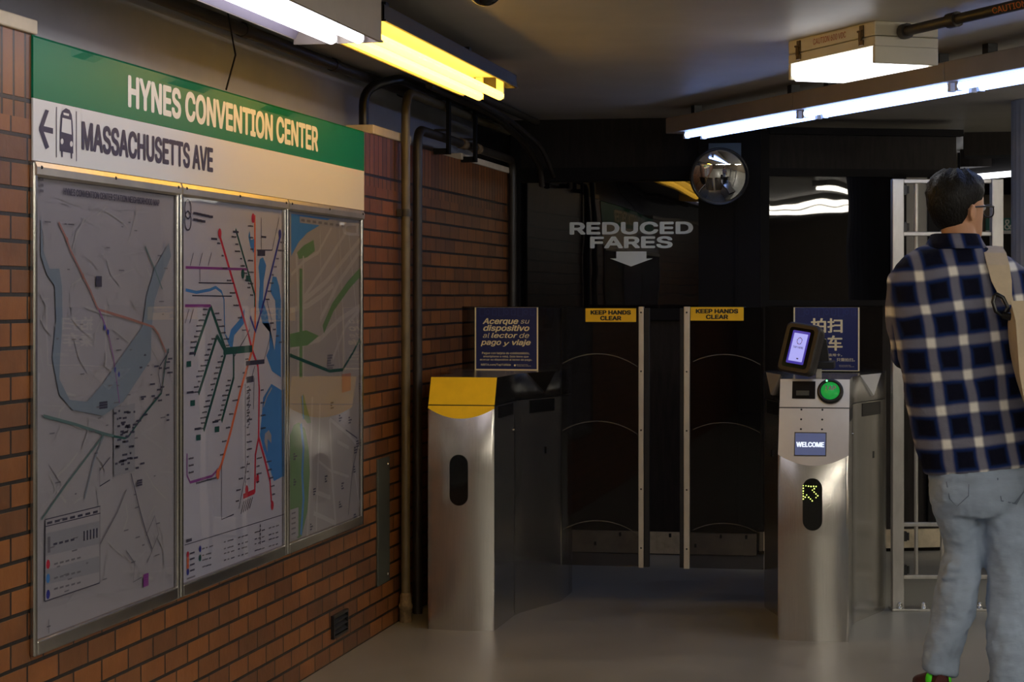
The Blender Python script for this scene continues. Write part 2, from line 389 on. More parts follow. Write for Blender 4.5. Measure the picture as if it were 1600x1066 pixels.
# lettering on window_1
t = thing('window_lettering', 'white reduced fares lettering and down arrow on the dark booth window', 'lettering', (bx(985), YB-0.0125, bz(985, 380)))
m = MB(); yy = YB-0.014
def bp(x, y): return Vector((onY(x, y, yy).x, yy, onY(x, y, yy).z))
a, b = bp(890, 367), bp(1083, 346); put_text(m, 'REDUCED', a, UX, UZ, b.x-a.x, b.z-a.z, 0, 0.09)
a, b = bp(922, 388.5), bp(1051, 369); put_text(m, 'FARES', a, UX, UZ, b.x-a.x, b.z-a.z, 0, 0.09)
m.flat([bp(963, 393), bp(1010, 393), bp(1010, 404), bp(1020, 404), bp(986, 416.5), bp(953, 404), bp(963, 404)])
M_vinyl = pbr('pale_vinyl', S(244, 250, 244), 0.5)
m.build('vinyl_letters', M_vinyl, t)
# column at the frame's edge
m = MB(); cc = at(1640, 463, 10.0); ring = []
for k in range(96):
    a_ = 2*math.pi*k/96; r = 0.178-0.006*(0.5+0.5*math.cos(a_*32)); ring.append((r*math.cos(a_), r*math.sin(a_)))
m.prism(ring, (cc.x, cc.y, 0), (1, 0, 0), (0, 1, 0), (0, 0, 1), ZC-0.001, 0, True); struct('column', m, M_column)
# beams and ceiling bands beyond the booth
m = MB(); m.bounds((0.2, 12.2, 2.12), (6.6, 12.5, ZC)); m.bounds((0.2, 13.6, 2.14), (6.6, 13.8, ZC)); struct('beam', m, M_dark)

# ================================================================== STATION SIGN AND MAP CASES
XS = -2.118
def wp(x, y, X=XS): return onX(x, y, X)
def wy(x, X=XS): return onX(x, VY, X).y
UY = Vector((0, 1, 0))
Y0, Y1 = wy(52), wy(569)
t = thing('station_sign', 'long green and white station name sign above the three map cases on the brick wall', 'sign', (XS, Y0, 1.66))
m = MB(); n_ = 40; rows = []
for k in range(n_+1):
    yy = Y0+(Y1-Y0)*k/n_; bow = 0.006*max(0, math.sin(k*0.55))*(1 if 3 < k < 36 else 0)
    rows.append([Vector((XS, yy, 1.8095)), Vector((XS, yy, 1.934)), Vector((XS+bow, yy, 1.956-bow*0.5)), Vector((XS-0.0055, yy, 1.962)), Vector((XS-0.0055, yy, 1.8095))])
m.loft(rows, 0, False); m.build('green_panel', M_green, t)
m = MB(); m.bounds((XS-0.0055, Y0, 1.658), (XS, Y1, 1.809)); m.build('white_panel', M_signw, t, bevel=0.001)
m = MB(); xo = XS+0.0008; a, b = wp(200, 165, xo), wp(497, 241, xo)
put_text(m, 'HYNES CONVENTION CENTER', (xo, a.y, 1.8395), UY, UZ, b.y-a.y, 0.089, 0, 0.075); m.build('station_lettering', M_letter, t)
m = MB(); xo = XS+0.001; a, b = wp(127.5, 236, xo), wp(333, 273, xo)
put_text(m, 'MASSACHUSETTS AVE', (xo, a.y, 1.7025), UY, UZ, b.y-a.y, 0.0752, 0, 0.07); m.build('street_lettering', M_navy, t)
m = MB()
def Q(pts): return [wp(x, y, xo) for x, y in pts]
m.flat(Q([(61, 199), (71, 171), (76.5, 173), (68.5, 197), (83, 200.5), (83, 209.5), (68.5, 206), (77, 230), (71.5, 233.5), (61, 204)]))
m.build('arrow', M_navy, t)
m = MB()
m.flat(Q([(93.5, 207), (95, 180), (97.5, 173), (103, 169), (109, 172), (112, 179), (113.5, 190), (114.5, 211), (114.5, 240), (93.5, 236)]))
m.flat(Q([(95.5, 235), (98.2, 236), (98.2, 246), (96, 245)])); m.flat(Q([(110.5, 239), (113.2, 239), (112.8, 248), (110.8, 248)]))
xo = XS+0.0016
m.flat(Q([(96.2, 206), (97.6, 184), (111, 187.5), (112, 210.5)]), 1); m.flat(Q([(99, 175.8), (108, 178), (107.5, 181.5), (99.5, 179.5)]), 1)
for cx_, cy_ in ((97, 221), (111.5, 225)):
    m.flat(Q([(cx_+2.3*math.cos(a), cy_+4.5*math.sin(a)) for a in [2*math.pi*k/14 for k in range(14)]]), 1)
m.build('trolley_pictogram', [M_navy, M_signw], t)
xo = XS+0.001
m = MB(); m.flat(Q([(87.8, 167), (88.9, 167), (88.9, 246), (87.8, 246)])); m.build('divider_line', M_navy, t); m = MB(); m.flat(Q([(119, 174), (120, 174), (120, 252), (119, 252)])); m.build('divider_line', M_navy, t)

C_pap = pbr('map_paper', S(168, 164, 167), 0.6); C_pap2 = pbr('map_paper_cool', S(192, 193, 205), 0.6); C_pap3 = pbr('map_street_land', S(160, 156, 154), 0.6)
C_ink = pbr('map_ink', S(58, 56, 78), 0.6); C_red = pbr('map_red', S(200, 30, 60), 0.6); C_org = pbr('map_orange', S(228, 110, 62), 0.6)
C_blu = pbr('map_blue_line', S(40, 50, 150), 0.6); C_grn = pbr('map_green_line', S(0, 82, 74), 0.6); C_pur = pbr('map_purple', S(140, 60, 145), 0.6)
C_wat = pbr('map_water', S(62, 132, 200), 0.6); C_riv = pbr('map_pale_river', S(128, 142, 154), 0.6); C_gry = pbr('map_pale_road', S(172, 169, 171), 0.6)
C_par = pbr('map_park', S(98, 138, 88), 0.6); C_rod = pbr('map_white_road', S(178, 175, 172), 0.6); C_gbx = pbr('map_grey_box', S(150, 150, 155), 0.6)
C_lab = pbr('map_label_ink', S(112, 108, 116), 0.6); C_oro = pbr('map_dull_orange', S(172, 118, 104), 0.6); C_gr2 = pbr('map_dull_green', S(92, 122, 118), 0.6)
ART = [C_ink, C_red, C_org, C_blu, C_grn, C_pur, C_wat, C_riv, C_gry, C_par, C_rod, C_gbx, C_lab, C_oro, C_gr2, C_pap, C_wat]
INK, RED, ORG, BLU, GRN, PUR, WAT, RIV, GRY, PAR, ROD, GBX, LAB, ORO, GR2, PAP = range(16)
class Art:
    """flat map artwork, printed in thin layers on one sheet"""
    def __init__(s, X): s.X = X; s.mb = MB(); s.k = 0
    def P(s, x, y):
        p = onX(x, y, s.X); return Vector((s.X+s.k*0.00002, p.y, p.z))
    def poly(s, pts, c): s.k += 1; s.mb.flat([s.P(*p) for p in pts], c)
    def line(s, pts, wid, c, raw=False):
        s.k += 1
        P = [s.P(*p) for p in pts] if not raw else [Vector((s.X+s.k*0.00002, a, b)) for a, b in pts]
        L, R = [], []
        for i, p in enumerate(P):
            d = (P[min(i+1, len(P)-1)]-P[max(i-1, 0)]); d.x = 0; d.normalize(); nn = Vector((0, -d.z, d.y))*wid*0.33
            L.append(p+nn); R.append(p-nn)
        for i in range(len(P)-1): s.mb.add([L[i], L[i+1], R[i+1], R[i]], [(0, 1, 2, 3)], c)
    def dash(s, x, y, ln, ht, c, ang=0.0):
        s.k = max(s.k, 1); p = s.P(x, y); u = Vector((0, math.cos(ang), math.sin(ang)))*ln*0.8; v = Vector((0, -math.sin(ang), math.cos(ang)))*ht*0.28
        p = p+Vector((0.0005, 0, 0))
        s.mb.add([p-v, p+u-v, p+u+v, p+v], [(0, 1, 2, 3)], c)
    def dot(s, x, y, r, c):
        r *= 0.72
        s.k += 1; p = s.P(x, y); s.mb.flat([p+Vector((0, r*math.cos(a), r*math.sin(a))) for a in [2*math.pi*k/16 for k in range(16)]], c)
    def labels_along(s, a, b, n, side, c=INK, ln=0.05):
        for i in range(n):
            f = (i+0.5)/n; x = a[0]+(b[0]-a[0])*f; y = a[1]+(b[1]-a[1])*f
            l_ = ln*random.uniform(0.6, 1.25); p = s.P(x, y); yy = p.y+(0.012 if side > 0 else -0.012-l_)
            q = p+Vector((0.0006, 0, 0)); q.y = yy; h = 0.0030
            for j in range(max(2, int(l_/0.011))):
                ww = 0.0085
                s.mb.add([q+Vector((0, j*0.011, -h)), q+Vector((0, j*0.011+ww, -h)), q+Vector((0, j*0.011+ww, h*random.uniform(0.3, 1))), q+Vector((0, j*0.011, h*random.uniform(0.5, 1)))], [(0, 1, 2, 3)], c)

XP = -2.1232      # map sheet
ZF0, ZF1 = 0.460, 1.655
def map_case(x0, x1, label, art, paper):
    ya, yb = wy(x0, -2.112)+0.004, wy(x1, -2.112)-0.004
    t = thing('map_case', label, 'map', (XW, ya, ZF0), 0, 'glazed map cases under the station sign')
    f = MB()
    f.bounds((XW, ya, ZF0), (-2.110, ya+0.020, ZF1)); f.bounds((XW, yb-0.020, ZF0), (-2.110, yb, ZF1))
    f.bounds((XW, ya+0.02, ZF0), (-2.110, yb-0.02, ZF0+0.036))
    f.build('frame', M_alu, t, bevel=0.004)
    m = MB(); prof = [(XW, ZF1), (-2.110, ZF1), (-2.105, ZF1-0.012), (-2.106, ZF1-0.030), (-2.113, ZF1-0.036), (XW, ZF1-0.036)]
    m.loft([[Vector((p[0], y_, p[1])) for p in prof] for y_ in (ya+0.003, (ya+yb)/2, yb-0.003)], 0, False); r = m.build('top_rail', M_alur, t)
    for f_ in (0.03, 0.5, 0.97):
        s = MB(); s.lathe([(0.0045, 0), (0.0045, 0.002), (0.002, 0.004), (0, 0.004)], (-2.106, ya+(yb-ya)*f_, ZF1-0.013), (1, 0, 0.1), 10); s.build('screw', M_black, r)
    m = MB(); m.bounds((XP-0.0006, ya+0.02, ZF0+0.036), (XP, yb-0.02, ZF1-0.033)); sh = m.build('map_sheet', paper, t)
    art.mb.build('map_print', ART, sh)
    m = MB(); m.bounds((-2.1168, ya+0.02, ZF0+0.036), (-2.1150, yb-0.02, ZF1-0.034)); m.build('glazing', M_glassmap, t)
    return t
# neighbourhood map
a = Art(XP+0.0004)
for k in range(150):
    x, y = random.uniform(62, 268), random.uniform(300, 960); dx, dy = random.uniform(-45, 45), random.uniform(-55, 55)
    x2, y2 = min(270, max(62, x+dx)), min(960-0.3*(x-62), max(300+0.15*x, y+dy)); y = min(y, 975-0.4*(x-62))
    a.line([(x, y), ((x+x2)/2+random.uniform(-5, 5), (y+y2)/2), (x2, y2)], random.choice((0.004, 0.006, 0.011)), random.choice((GRY, GRY, ROD)))
a.poly([(62, 330), (66, 392), (75.6, 420), (91, 420), (95, 447), (96, 500), (92, 560), (91, 592), (107, 625), (134, 628), (159, 600), (186, 560), (221, 511), (228, 460), (240, 420), (262, 380), (266, 400), (250, 440), (240, 470), (235, 516), (234, 562), (191, 628), (159, 650), (112, 641), (91, 617), (80, 560), (86, 500), (84, 447), (72, 430), (62, 400)], RIV)
a.line([(90, 347), (102, 372), (109, 392), (128, 431), (140, 455), (150, 480), (153, 484), (197, 497), (238, 511), (246, 522), (258, 551)], 0.010, ORO)
a.line([(153, 484), (167, 519), (176, 560), (185, 630)], 0.007, PUR)
a.line([(66, 650), (115, 663), (161, 678), (191, 685)], 0.012, GR2); a.line([(161, 679), (101, 758), (63, 812)], 0.009, GR2)
a.line([(225, 385), (240, 420), (252, 452)], 0.008, GR2)
a.line([(130, 780), (145, 720), (160, 682)], 0.009, C_riv and RIV)
a.poly([(176, 638), (209, 630), (209, 736), (176, 745)], GBX)
a.line([(176, 682), (193, 685), (199, 682), (224, 647), (251, 614), (258, 560), (262, 545)], 0.010, GRN)
a.line([(251, 614), (246, 585), (248, 572), (262, 550)], 0.006, INK)
a.line([(203, 740), (215, 790), (226, 830), (236, 858)], 0.006, INK); a.line([(196, 765), (182, 800), (155, 850)], 0.006, LAB)
a.line([(226, 838), (240, 806), (246, 835), (228, 880)], 0.005, LAB); a.line([(195, 860), (209, 880), (206, 910), (220, 902)], 0.005, LAB)
a.line([(170, 715), (154, 735), (154, 760), (170, 750)], 0.005, INK)
for k in range(46): a.dash(random.gauss(193, 10), random.uniform(640, 735), random.uniform(0.012, 0.05), 0.010, INK)
for k in range(22): a.dash(random.uniform(215, 262), random.uniform(555, 660), random.uniform(0.02, 0.05), 0.009, INK)
for k in range(60):
    x = random.uniform(66, 255); a.dash(x, random.uniform(330, 950-0.4*(x-62)), random.uniform(0.015, 0.05), 0.006, LAB)
for k in range(5): a.dash(148, 433+3.4*k, 0.05, 0.010, INK); a.dash(222, 900+4*k, 0.05, 0.012, PUR)
for k in range(3): a.dash(153, 630+4*k, 0.07, 0.010, INK); a.dash(212, 752+3.5*k, 0.05, 0.009, INK); a.dash(60.5, 280+9*k, 0.025, 0.012, LAB)
for x, y in ((103, 375), (128, 432), (162, 512), (167, 519), (178, 578), (184, 585)): a.dot(x, y, 0.010, BLU if y > 500 else ORO)
a.poly([(69, 812), (155, 791), (154, 910), (68, 940)], PAP)
a.poly([(69, 834), (153, 814), (153, 850), (69, 869)], GBX); a.poly([(69, 891), (153, 869), (153, 894), (69, 914)], GBX)
for p in ([(69, 812), (155, 791)], [(69, 823), (155, 802)], [(68, 940), (154, 911)], [(69, 812), (68, 940)], [(154, 791), (154, 911)]): a.line(p, 0.004, INK)
for k in range(5): a.dash(128+5*k, 838-1.2*k, 0.012, 0.045, INK)
for k in range(4): a.dash(81+9*k, 851-2.2*k, 0.03, 0.010, INK)
for y in (882, 904, 921):
    for k in range(5): a.dash(82+9*k, y-2.3*k, 0.03, 0.008, LAB)
a.dash(72, 852, 0.02, 0.07, LAB)
a.dot(73, 882, 0.016, RED); a.dot(73, 904, 0.016, WAT); a.dot(73, 929, 0.016, BLU)
for k in range(7): a.dash(71+12*k, 818-2.8*k, 0.04, 0.011, INK)
a.line([(74, 968), (74, 990)], 0.004, INK); a.line([(71, 980), (77, 978)], 0.004, INK); a.dash(68, 997, 0.05, 0.010, LAB)
a.line([(62, 275), (272, 306)], 0.005, INK); a.line([(60, 1006), (272, 922)], 0.005, INK)
p, q = a.P(97, 305), a.P(247, 324); a.k += 2
put_text(a.mb, 'HYNES CONVENTION CENTER STATION NEIGHBORHOOD MAP', (p.x+0.0004, p.y, p.z), UY, UZ, q.y-p.y, 0.019, INK, 0.07)
map_case(52, 282, 'framed pale neighbourhood map with grey river, the largest in view of the three map cases', a, C_pap)
# rapid transit diagram
a = Art(XP+0.0004)
a.poly([(406, 405), (404, 418), (406, 440), (404, 480), (410, 505), (421, 505), (421, 545), (416, 556), (425, 580), (439, 590), (439, 470), (436, 447), (432, 433), (426, 432), (422, 455), (430, 470), (432, 519), (429, 548), (422, 520), (418, 490), (411, 470), (412, 440), (416, 415), (411, 402)], WAT)
a.poly([(398, 373), (392, 375), (390, 360), (388, 370), (391, 385), (396, 395), (399, 392)], WAT)
a.poly([(351, 522), (358, 540), (363, 547), (366, 524), (382, 505), (382, 482), (374, 500), (361, 515), (357, 530), (353, 523)], WAT)
a.poly([(411, 622), (424, 600), (440, 610), (441, 745), (428, 752), (419, 725), (411, 700), (406, 680), (409, 650)], WAT)
a.poly([(418, 686), (424, 693), (424, 680), (420, 672), (414, 678), (413, 690), (418, 708)], PAP)
a.line([(290, 453), (307, 457), (328, 453), (337, 449), (346, 456), (350, 468), (351, 522)], 0.014, WAT)
def thick(pts, c, w_=0.018): a.line(pts, w_, c)
thick([(344, 371), (373, 470), (387, 519), (394, 547), (403, 572), (405, 608), (404, 684), (399, 711), (398, 770)], RED, 0.022); thick([(404, 684), (413, 716), (422, 752), (424, 785)], RED, 0.022)
a.poly([(380, 772), (398, 764), (398, 772), (380, 780)], RED)
thick([(398, 336), (399, 480), (398.5, 517), (394, 547), (377, 606), (360, 676), (346, 726), (340, 740)], ORG, 0.024)
thick([(437, 372), (410, 480), (399, 518), (391, 495)], BLU, 0.022)
thick([(368, 358), (398, 461), (398, 480)], GRN, 0.018)
for p in ([(329, 479), (303, 555)], [(329, 479), (353, 548)], [(339, 525), (310, 616)], [(339, 525), (352, 549)], [(353, 550), (318, 673)], [(365, 549), (365, 590), (346, 659)]): thick(p, GRN, 0.024)
thick([(349, 549), (394, 545)], GRN, 0.034)
thick([(290, 418), (386, 421)], PUR, 0.012); thick([(289, 478), (329, 478)], PUR, 0.014); thick([(292, 709), (292, 743), (297, 754), (331, 744), (341, 733)], PUR, 0.012)
for p in ([(388, 566), (412, 565), (421, 530), (424, 500), (417, 470)], [(388, 566), (384, 592), (392, 594), (398, 572)], [(383, 600), (383, 760)], [(397, 590), (396, 640)], [(364, 560), (382, 530), (390, 515)], [(310, 442), (365, 443)], [(300, 462), (362, 463)], [(312, 420), (312, 440)], [(346, 726), (346, 812), (365, 804)], [(387, 720), (373, 795)], [(408, 340), (408, 392)], [(401, 391), (425, 391), (436, 340)]): a.line(p, 0.006, INK)
thick([(384, 568), (413, 565)], INK, 0.022); thick([(385, 594), (396, 592)], INK, 0.03); thick([(402, 396), (414, 396)], INK, 0.026); thick([(384, 435), (391, 436)], GRN, 0.03)
for x in (297, 311, 325): a.line([(x, 415), (x+5, 395)], 0.005, INK)
for x in (289, 296): a.line([(x+6, 483), (x, 505)], 0.005, INK)
for s_, e_, n_, sd in (((329, 479), (303, 555), 9, -1), ((331, 485), (352, 545), 6, 1), ((339, 525), (310, 616), 11, -1), ((353, 552), (318, 673), 14, -1), ((365, 590), (346, 659), 9, -1), ((344, 371), (390, 525), 8, -1), ((370, 365), (396, 455), 8, -1), ((437, 372), (411, 474), 8, 1), ((398, 345), (398, 470), 7, -1), ((394, 550), (348, 720), 8, -1), ((405, 600), (405, 680), 4, 1), ((383, 605), (383, 755), 13, 1), ((399, 711), (398, 760), 4, 1), ((413, 716), (424, 780), 5, 1), ((387, 720), (374, 790), 4, -1), ((292, 712), (292, 745), 3, 1), ((300, 757), (330, 748), 4, 1), ((417, 500), (436, 540), 4, 1)):
    a.labels_along(s_, e_, n_, sd)
for k in range(7): a.line([(385, 606+9*k), (388, 604+9*k), (390, 608+9*k), (387, 611+9*k)], 0.006, INK)
for k in range(5): a.line([(381+3.3*k, 783-1.5*k), (376+3.3*k, 803-2*k)], 0.008, INK)
for x, y, c in ((343, 365, RED), (437, 366, BLU), (340, 741, ORG), (385, 766, RED), (402, 748, RED), (425, 790, RED), (395, 341, RED), (379, 428, GRN)): a.dot(x, y, 0.022, c)
for x, y in ((294, 569), (300, 630), (309, 684), (338, 671)): a.poly([(x-3, y-4), (x+4, y-5), (x+4, y+4), (x-3, y+5)], GRN)
for x, y in ((304, 553), (300, 614), (312, 671), (340, 660), (338, 373), (372, 362), (416, 370)): a.dash(x-9, y, 0.07, 0.012, INK)
a.line([(288, 852), (443, 804)], 0.004, INK)
for k, c in enumerate((RED, ORG, ORG, BLU)): a.dot(293, 867+9*k, 0.014, c); a.dash(296, 865.5+9*k, 0.05, 0.009, INK)
a.dot(312, 858, 0.014, BLU); a.dot(312, 872, 0.014, GRN)
for cx_ in (315, 349, 371, 397, 419):
    for k in range(4):
        for j in range(3): a.dash(cx_+j*5.5, 858-0.31*(cx_-315)+9*k-1.6*j+(k % 2)*1.5, random.uniform(0.02, 0.045), 0.007, random.choice((INK, LAB)))
for k in range(5): a.dot(406, 822+6.5*k, 0.008, INK)
a.dash(290, 846, 0.06, 0.016, INK); a.dash(291, 905, 0.09, 0.008, LAB)
for cy_, rr in ((327, 0.03), (345, 0.03)):
    a.k += 1; p = a.P(293, cy_)
    for k in range(20):
        t0, t1 = 2*math.pi*k/20, 2*math.pi*(k+1)/20
        a.mb.add([p+Vector((0, r_*math.cos(t_), r_*math.sin(t_))) for r_, t_ in ((rr, t0), (rr, t1), (rr-0.005, t1), (rr-0.005, t0))], [(0, 1, 2, 3)], INK)
for k in range(5): a.dash(301+6*k, 333+1.3*k, 0.05, 0.013, INK)
for k in range(3): a.dash(301+6*k, 343+1.3*k, 0.05, 0.013, INK)
a.line([(411, 636), (416, 620), (424, 606)], 0.01, ROD)
map_case(282, 449, 'framed transit diagram of coloured lines, the middle one of the three map cases', a, C_pap2)
# street map
a = Art(XP+0.0004)
a.poly([(455, 334), (516, 342), (500, 352), (480, 364), (467, 378), (455, 400)], WAT)
a.poly([(464, 395), (474, 384), (490, 375), (492, 392), (480, 402), (467, 405)], PAR)
for p, w_ in (([(455, 430), (475, 408), (497, 395), (518, 356)], 0.02), ([(463, 396), (466, 460), (466, 588)], 0.03), ([(474, 400), (474, 590)], 0.02), ([(474, 470), (510, 440), (562, 375)], 0.03), ([(474, 466), (498, 430), (540, 364)], 0.025), ([(500, 500), (530, 440), (563, 392)], 0.03), ([(453, 485), (480, 478), (503, 462), (520, 446)], 0.03), ([(455, 543), (500, 530), (530, 500), (563, 478)], 0.03), ([(520, 560), (540, 510), (563, 482)], 0.025), ([(545, 362), (548, 400), (560, 520)], 0.014), ([(530, 360), (540, 580)], 0.012), ([(500, 360), (502, 500)], 0.01), ([(520, 440), (532, 590)], 0.012), ([(488, 620), (484, 760), (480, 840)], 0.03), ([(500, 630), (494, 830)], 0.025), ([(515, 655), (520, 760), (524, 815)], 0.035), ([(515, 655), (545, 680), (562, 700)], 0.02), ([(497, 720), (515, 735), (545, 745)], 0.015), ([(490, 768), (516, 778)], 0.025), ([(490, 802), (525, 818)], 0.025), ([(527, 690), (545, 700)], 0.02), ([(553, 730), (563, 800)], 0.02), ([(480, 845), (486, 700)], 0.012)):
    a.line(p, w_, ROD)
a.line([(505, 515), (520, 480), (545, 445), (563, 425)], 0.05, PAR); a.line([(470, 420), (470, 590)], 0.05, PAR)
a.poly([(453, 522), (478, 516), (498, 525), (480, 540), (453, 543)], PAR)
a.poly([(453, 680), (459, 664), (467, 660), (476, 670), (482, 700), (484, 740), (480, 800), (471, 838), (465, 842), (453, 800)], PAR)
a.poly([(470, 620), (474, 616), (480, 640), (486, 660), (480, 662), (472, 650)], PAR)
a.line([(470, 662), (474, 700), (472, 740), (474, 780), (470, 836)], 0.034, WAT); a.line([(472, 618), (474, 655)], 0.02, WAT)
a.poly([(453, 797), (466, 793), (466, 838), (453, 843)], PAP)
a.line([(453, 555), (480, 566), (515, 580), (535, 578), (552, 550), (563, 528)], 0.018, GRN)
a.line([(560, 690), (550, 740), (544, 805)], 0.012, LAB); a.line([(540, 672), (558, 685)], 0.008, INK)
for k in range(6): a.dash(511, 556+4*k, random.uniform(0.05, 0.12), 0.012, LAB)
for x, y in ((458, 710), (458, 750), (489, 765), (533, 756), (507, 745), (529, 785), (556, 690), (553, 700), (529, 650), (544, 653), (516, 630), (552, 730), (484, 820), (561, 540), (560, 600), (552, 805)):
    for k in range(3): a.dash(x, y+4*k, random.uniform(0.02, 0.06), 0.010, INK)
for k in range(5): a.dash(455, 803+8*k, 0.06, 0.010, LAB)
a.poly([(468, 338), (550, 350), (549, 359), (468, 348)], C_gbx and GBX)
for k in range(8): a.dash(470+9*k, 344+1.25*k, 0.055, 0.016, LAB)
a.poly([(534, 585), (548, 583), (548, 610), (534, 614)], ORO)
map_case(449, 568, 'framed street map with green parks, the map case closest to the brown pipe', a, C_pap3)

# ------------------------------------------------------------------ small things on the brick wall
m = MB(); m.tube([(-2.20, wy(355, -2.2), ZC-0.002), (-2.17, wy(354, -2.2), 2.1), (-2.123, wy(355, -2.12), 1.968)], 0.003, 6)
tag(m.build('hanging_wire', M_black), 'thin black wire dropping from the ceiling to the green station sign', 'wire')
pa, pb = onX(517, 1004, XW), onX(540, 975, XW)
t = thing('wall_vent', 'small black louvred vent low in the orange brick wall', 'vent', (XW, pa.y, pa.z))
m = MB(); h_ = 0.085; y_, z_ = pa.y, pa.z+0.01; W_ = pb.y-pa.y
m.bounds((XW, y_, z_), (XW+0.012, y_+0.012, z_+h_)); m.bounds((XW, y_+W_-0.012, z_), (XW+0.012, y_+W_, z_+h_)); m.bounds((XW, y_+0.012, z_), (XW+0.012, y_+W_-0.012, z_+0.01)); m.bounds((XW, y_+0.012, z_+h_-0.01), (XW+0.012, y_+W_-0.012, z_+h_)); m.build('frame', M_black, t)
m = MB()
for k in range(3): m.box((XW+0.006, y_+W_/2, z_+0.02+0.021*k), (0.014, W_-0.024, 0.003), 0, Matrix.Rotation(0.7, 3, 'Y'))
m.bounds((XW, y_+0.012, z_+0.01), (XW+0.001, y_+W_-0.012, z_+h_-0.01), 0); m.build('louvres', M_black, t)
pa, pb = onX(588, 908, XW), onX(606, 712, XW)
t = thing('cover_plate', 'tall narrow dark metal cover plate on the brick wall beside the brown pipe', 'cover plate', (XW, pa.y, 0.19))
m = MB(); m.bounds((XW, pa.y, 0.19), (XW+0.008, pb.y, 0.69)); m.build('plate', M_plate, t, bevel=0.002)
m = MB(); m.lathe([(0.007, 0), (0.007, 0.003), (0.003, 0.005), (0, 0.005)], (XW+0.008, pb.y-0.03, 0.66), (1, 0, 0), 10); m.lathe([(0.007, 0), (0.007, 0.003), (0.003, 0.005), (0, 0.005)], (XW+0.008, pb.y-0.03, 0.22), (1, 0, 0), 10); m.build('screw_heads', M_alu, t)

# pipes
py = onX(634, 800, -2.090).y
t = thing('standpipe', 'olive brown vertical pipe standing on the floor against the brick wall', 'pipe', (-2.090, py, 0))
m = MB(); m.tube(fillet([(-2.090, py, 0.11), (-2.090, py, 2.165), (-2.090, 10.6, 2.165)], 0.10, 8), 0.0185, 14); m.build('pipe', M_pipe, t)
m = MB(); m.lathe([(0.026, 0), (0.026, 0.055), (0.029, 0.058), (0.029, 0.072), (0.024, 0.078), (0.024, 0.11), (0.0185, 0.12)], (-2.090, py, 0.0), (0, 0, 1), 16); m.build('base_fitting', M_rust, t)
m = MB(); m.bounds((XW+0.004, py-0.03, 1.655), (-2.10, py+0.03, 1.685)); m.tube([(-2.090, py, 1.655), (-2.090, py, 1.685)], 0.023, 14); m.build('clamp', M_pipeb, t)
py2 = onX(650, 800, -2.105).y
t = thing('drain_pipe', 'dark pipe beside the standpipe bending along the top of the brick', 'pipe', (-2.098, py2, 0))
m = MB(); ye = onX(803, 262, -2.10).y-0.05
m.tube(fillet([(-2.098, py2, 0.0), (-2.098, py2, 2.03), (-2.098, ye, 2.03), (-2.098, ye, 0.0)], 0.08, 8), 0.02, 14); m.build('pipe', M_pipeb, t)
for f_ in (0.40, 0.55): m = MB(); m.tube([(-2.098, py2+(ye-py2)*f_, 2.03), (-2.098, py2+(ye-py2)*f_+0.09, 2.03)], 0.0245, 14); m.build('coupling', M_rust, t)
for i, (x_, lab) in enumerate(((697, 'dark strut hanger holding both pipes where they pass the couplings'), (739, 'dark strut hanger near the black corner of the booth'))):
    yy = onX(x_, 250, -2.07).y; t = thing('pipe_hanger', lab, 'hanger', (-2.07, yy, ZB), 0, 'pipe hangers along the brick top')
    m = MB(); m.bounds((-2.066, yy-0.02, ZB-0.01), (-2.052, yy+0.02, ZC)); m.bounds((XW+0.002, yy-0.02, ZB-0.01), (-2.06, yy+0.02, ZB+0.015)); m.build('strut', M_dark2, t)
    m = MB(); m.bounds((-2.115, yy-0.016, 2.188), (-2.066, yy+0.016, 2.20)); m.build('clamp', M_pipeb, t); m = MB(); m.bounds((-2.120, yy-0.016, 2.053), (-2.066, yy+0.016, 2.062)); m.build('clamp', M_pipeb, t)
m = MB(); y1 = onX(572, 170, -2.23).y
m.tube(fillet([(-2.24, y1, ZB-0.01), (-2.24, y1, 2.17), (-2.12, y1+0.10, 2.22), (-2.12, 10.7, 2.225)], 0.07, 6), 0.02, 12)
tag(m.build('black_conduit', M_black), 'black conduit rising behind the brick at the green sign and turning along the ceiling', 'conduit')
for X_, z_, r_, lab in ((-2.25, 2.222, 0.022, 'grey dusty conduit along the ceiling edge above the station sign'), (-2.0, 2.228, 0.018, 'thinner dark conduit on the ceiling between the plaster wall and the long lamps')):
    m = MB(); m.tube([(X_, 2.0, z_), (X_, 8.0, z_), (X_+0.02, 9.5, z_), (X_+0.02, 10.8, z_)], r_, 10)
    for k in range(6): m.tube([(X_, 3.5+1.1*k, z_), (X_, 3.56+1.1*k, z_)], r_+0.004, 10)
    tag(m.build('ceiling_conduit', M_pipeb), lab, 'conduit', 'conduits along the ceiling edge')
for X_, r_, pts, lab in ((-2.02, 0.016, [(-2.02, 8.55, 2.20), (-2.02, 9.9, 2.19), (-1.98, 10.45, 2.10), (-1.96, 10.8, 1.99), (-1.96, 10.84, 1.9)], 'thicker dark cable sagging from the ceiling down to the black booth corner'),
                          (-1.97, 0.012, [(-1.95, 8.7, 2.20), (-1.95, 9.9, 2.17), (-1.90, 10.5, 2.08), (-1.90, 10.84, 1.95)], 'thinner dark cable sagging beside the thicker one at the booth corner')):
    m = MB(); m.tube(fillet(pts, 0.2, 5), r_, 10)
    tag(m.build('cable', M_pipeb), lab, 'cable', 'cables at the booth corner')

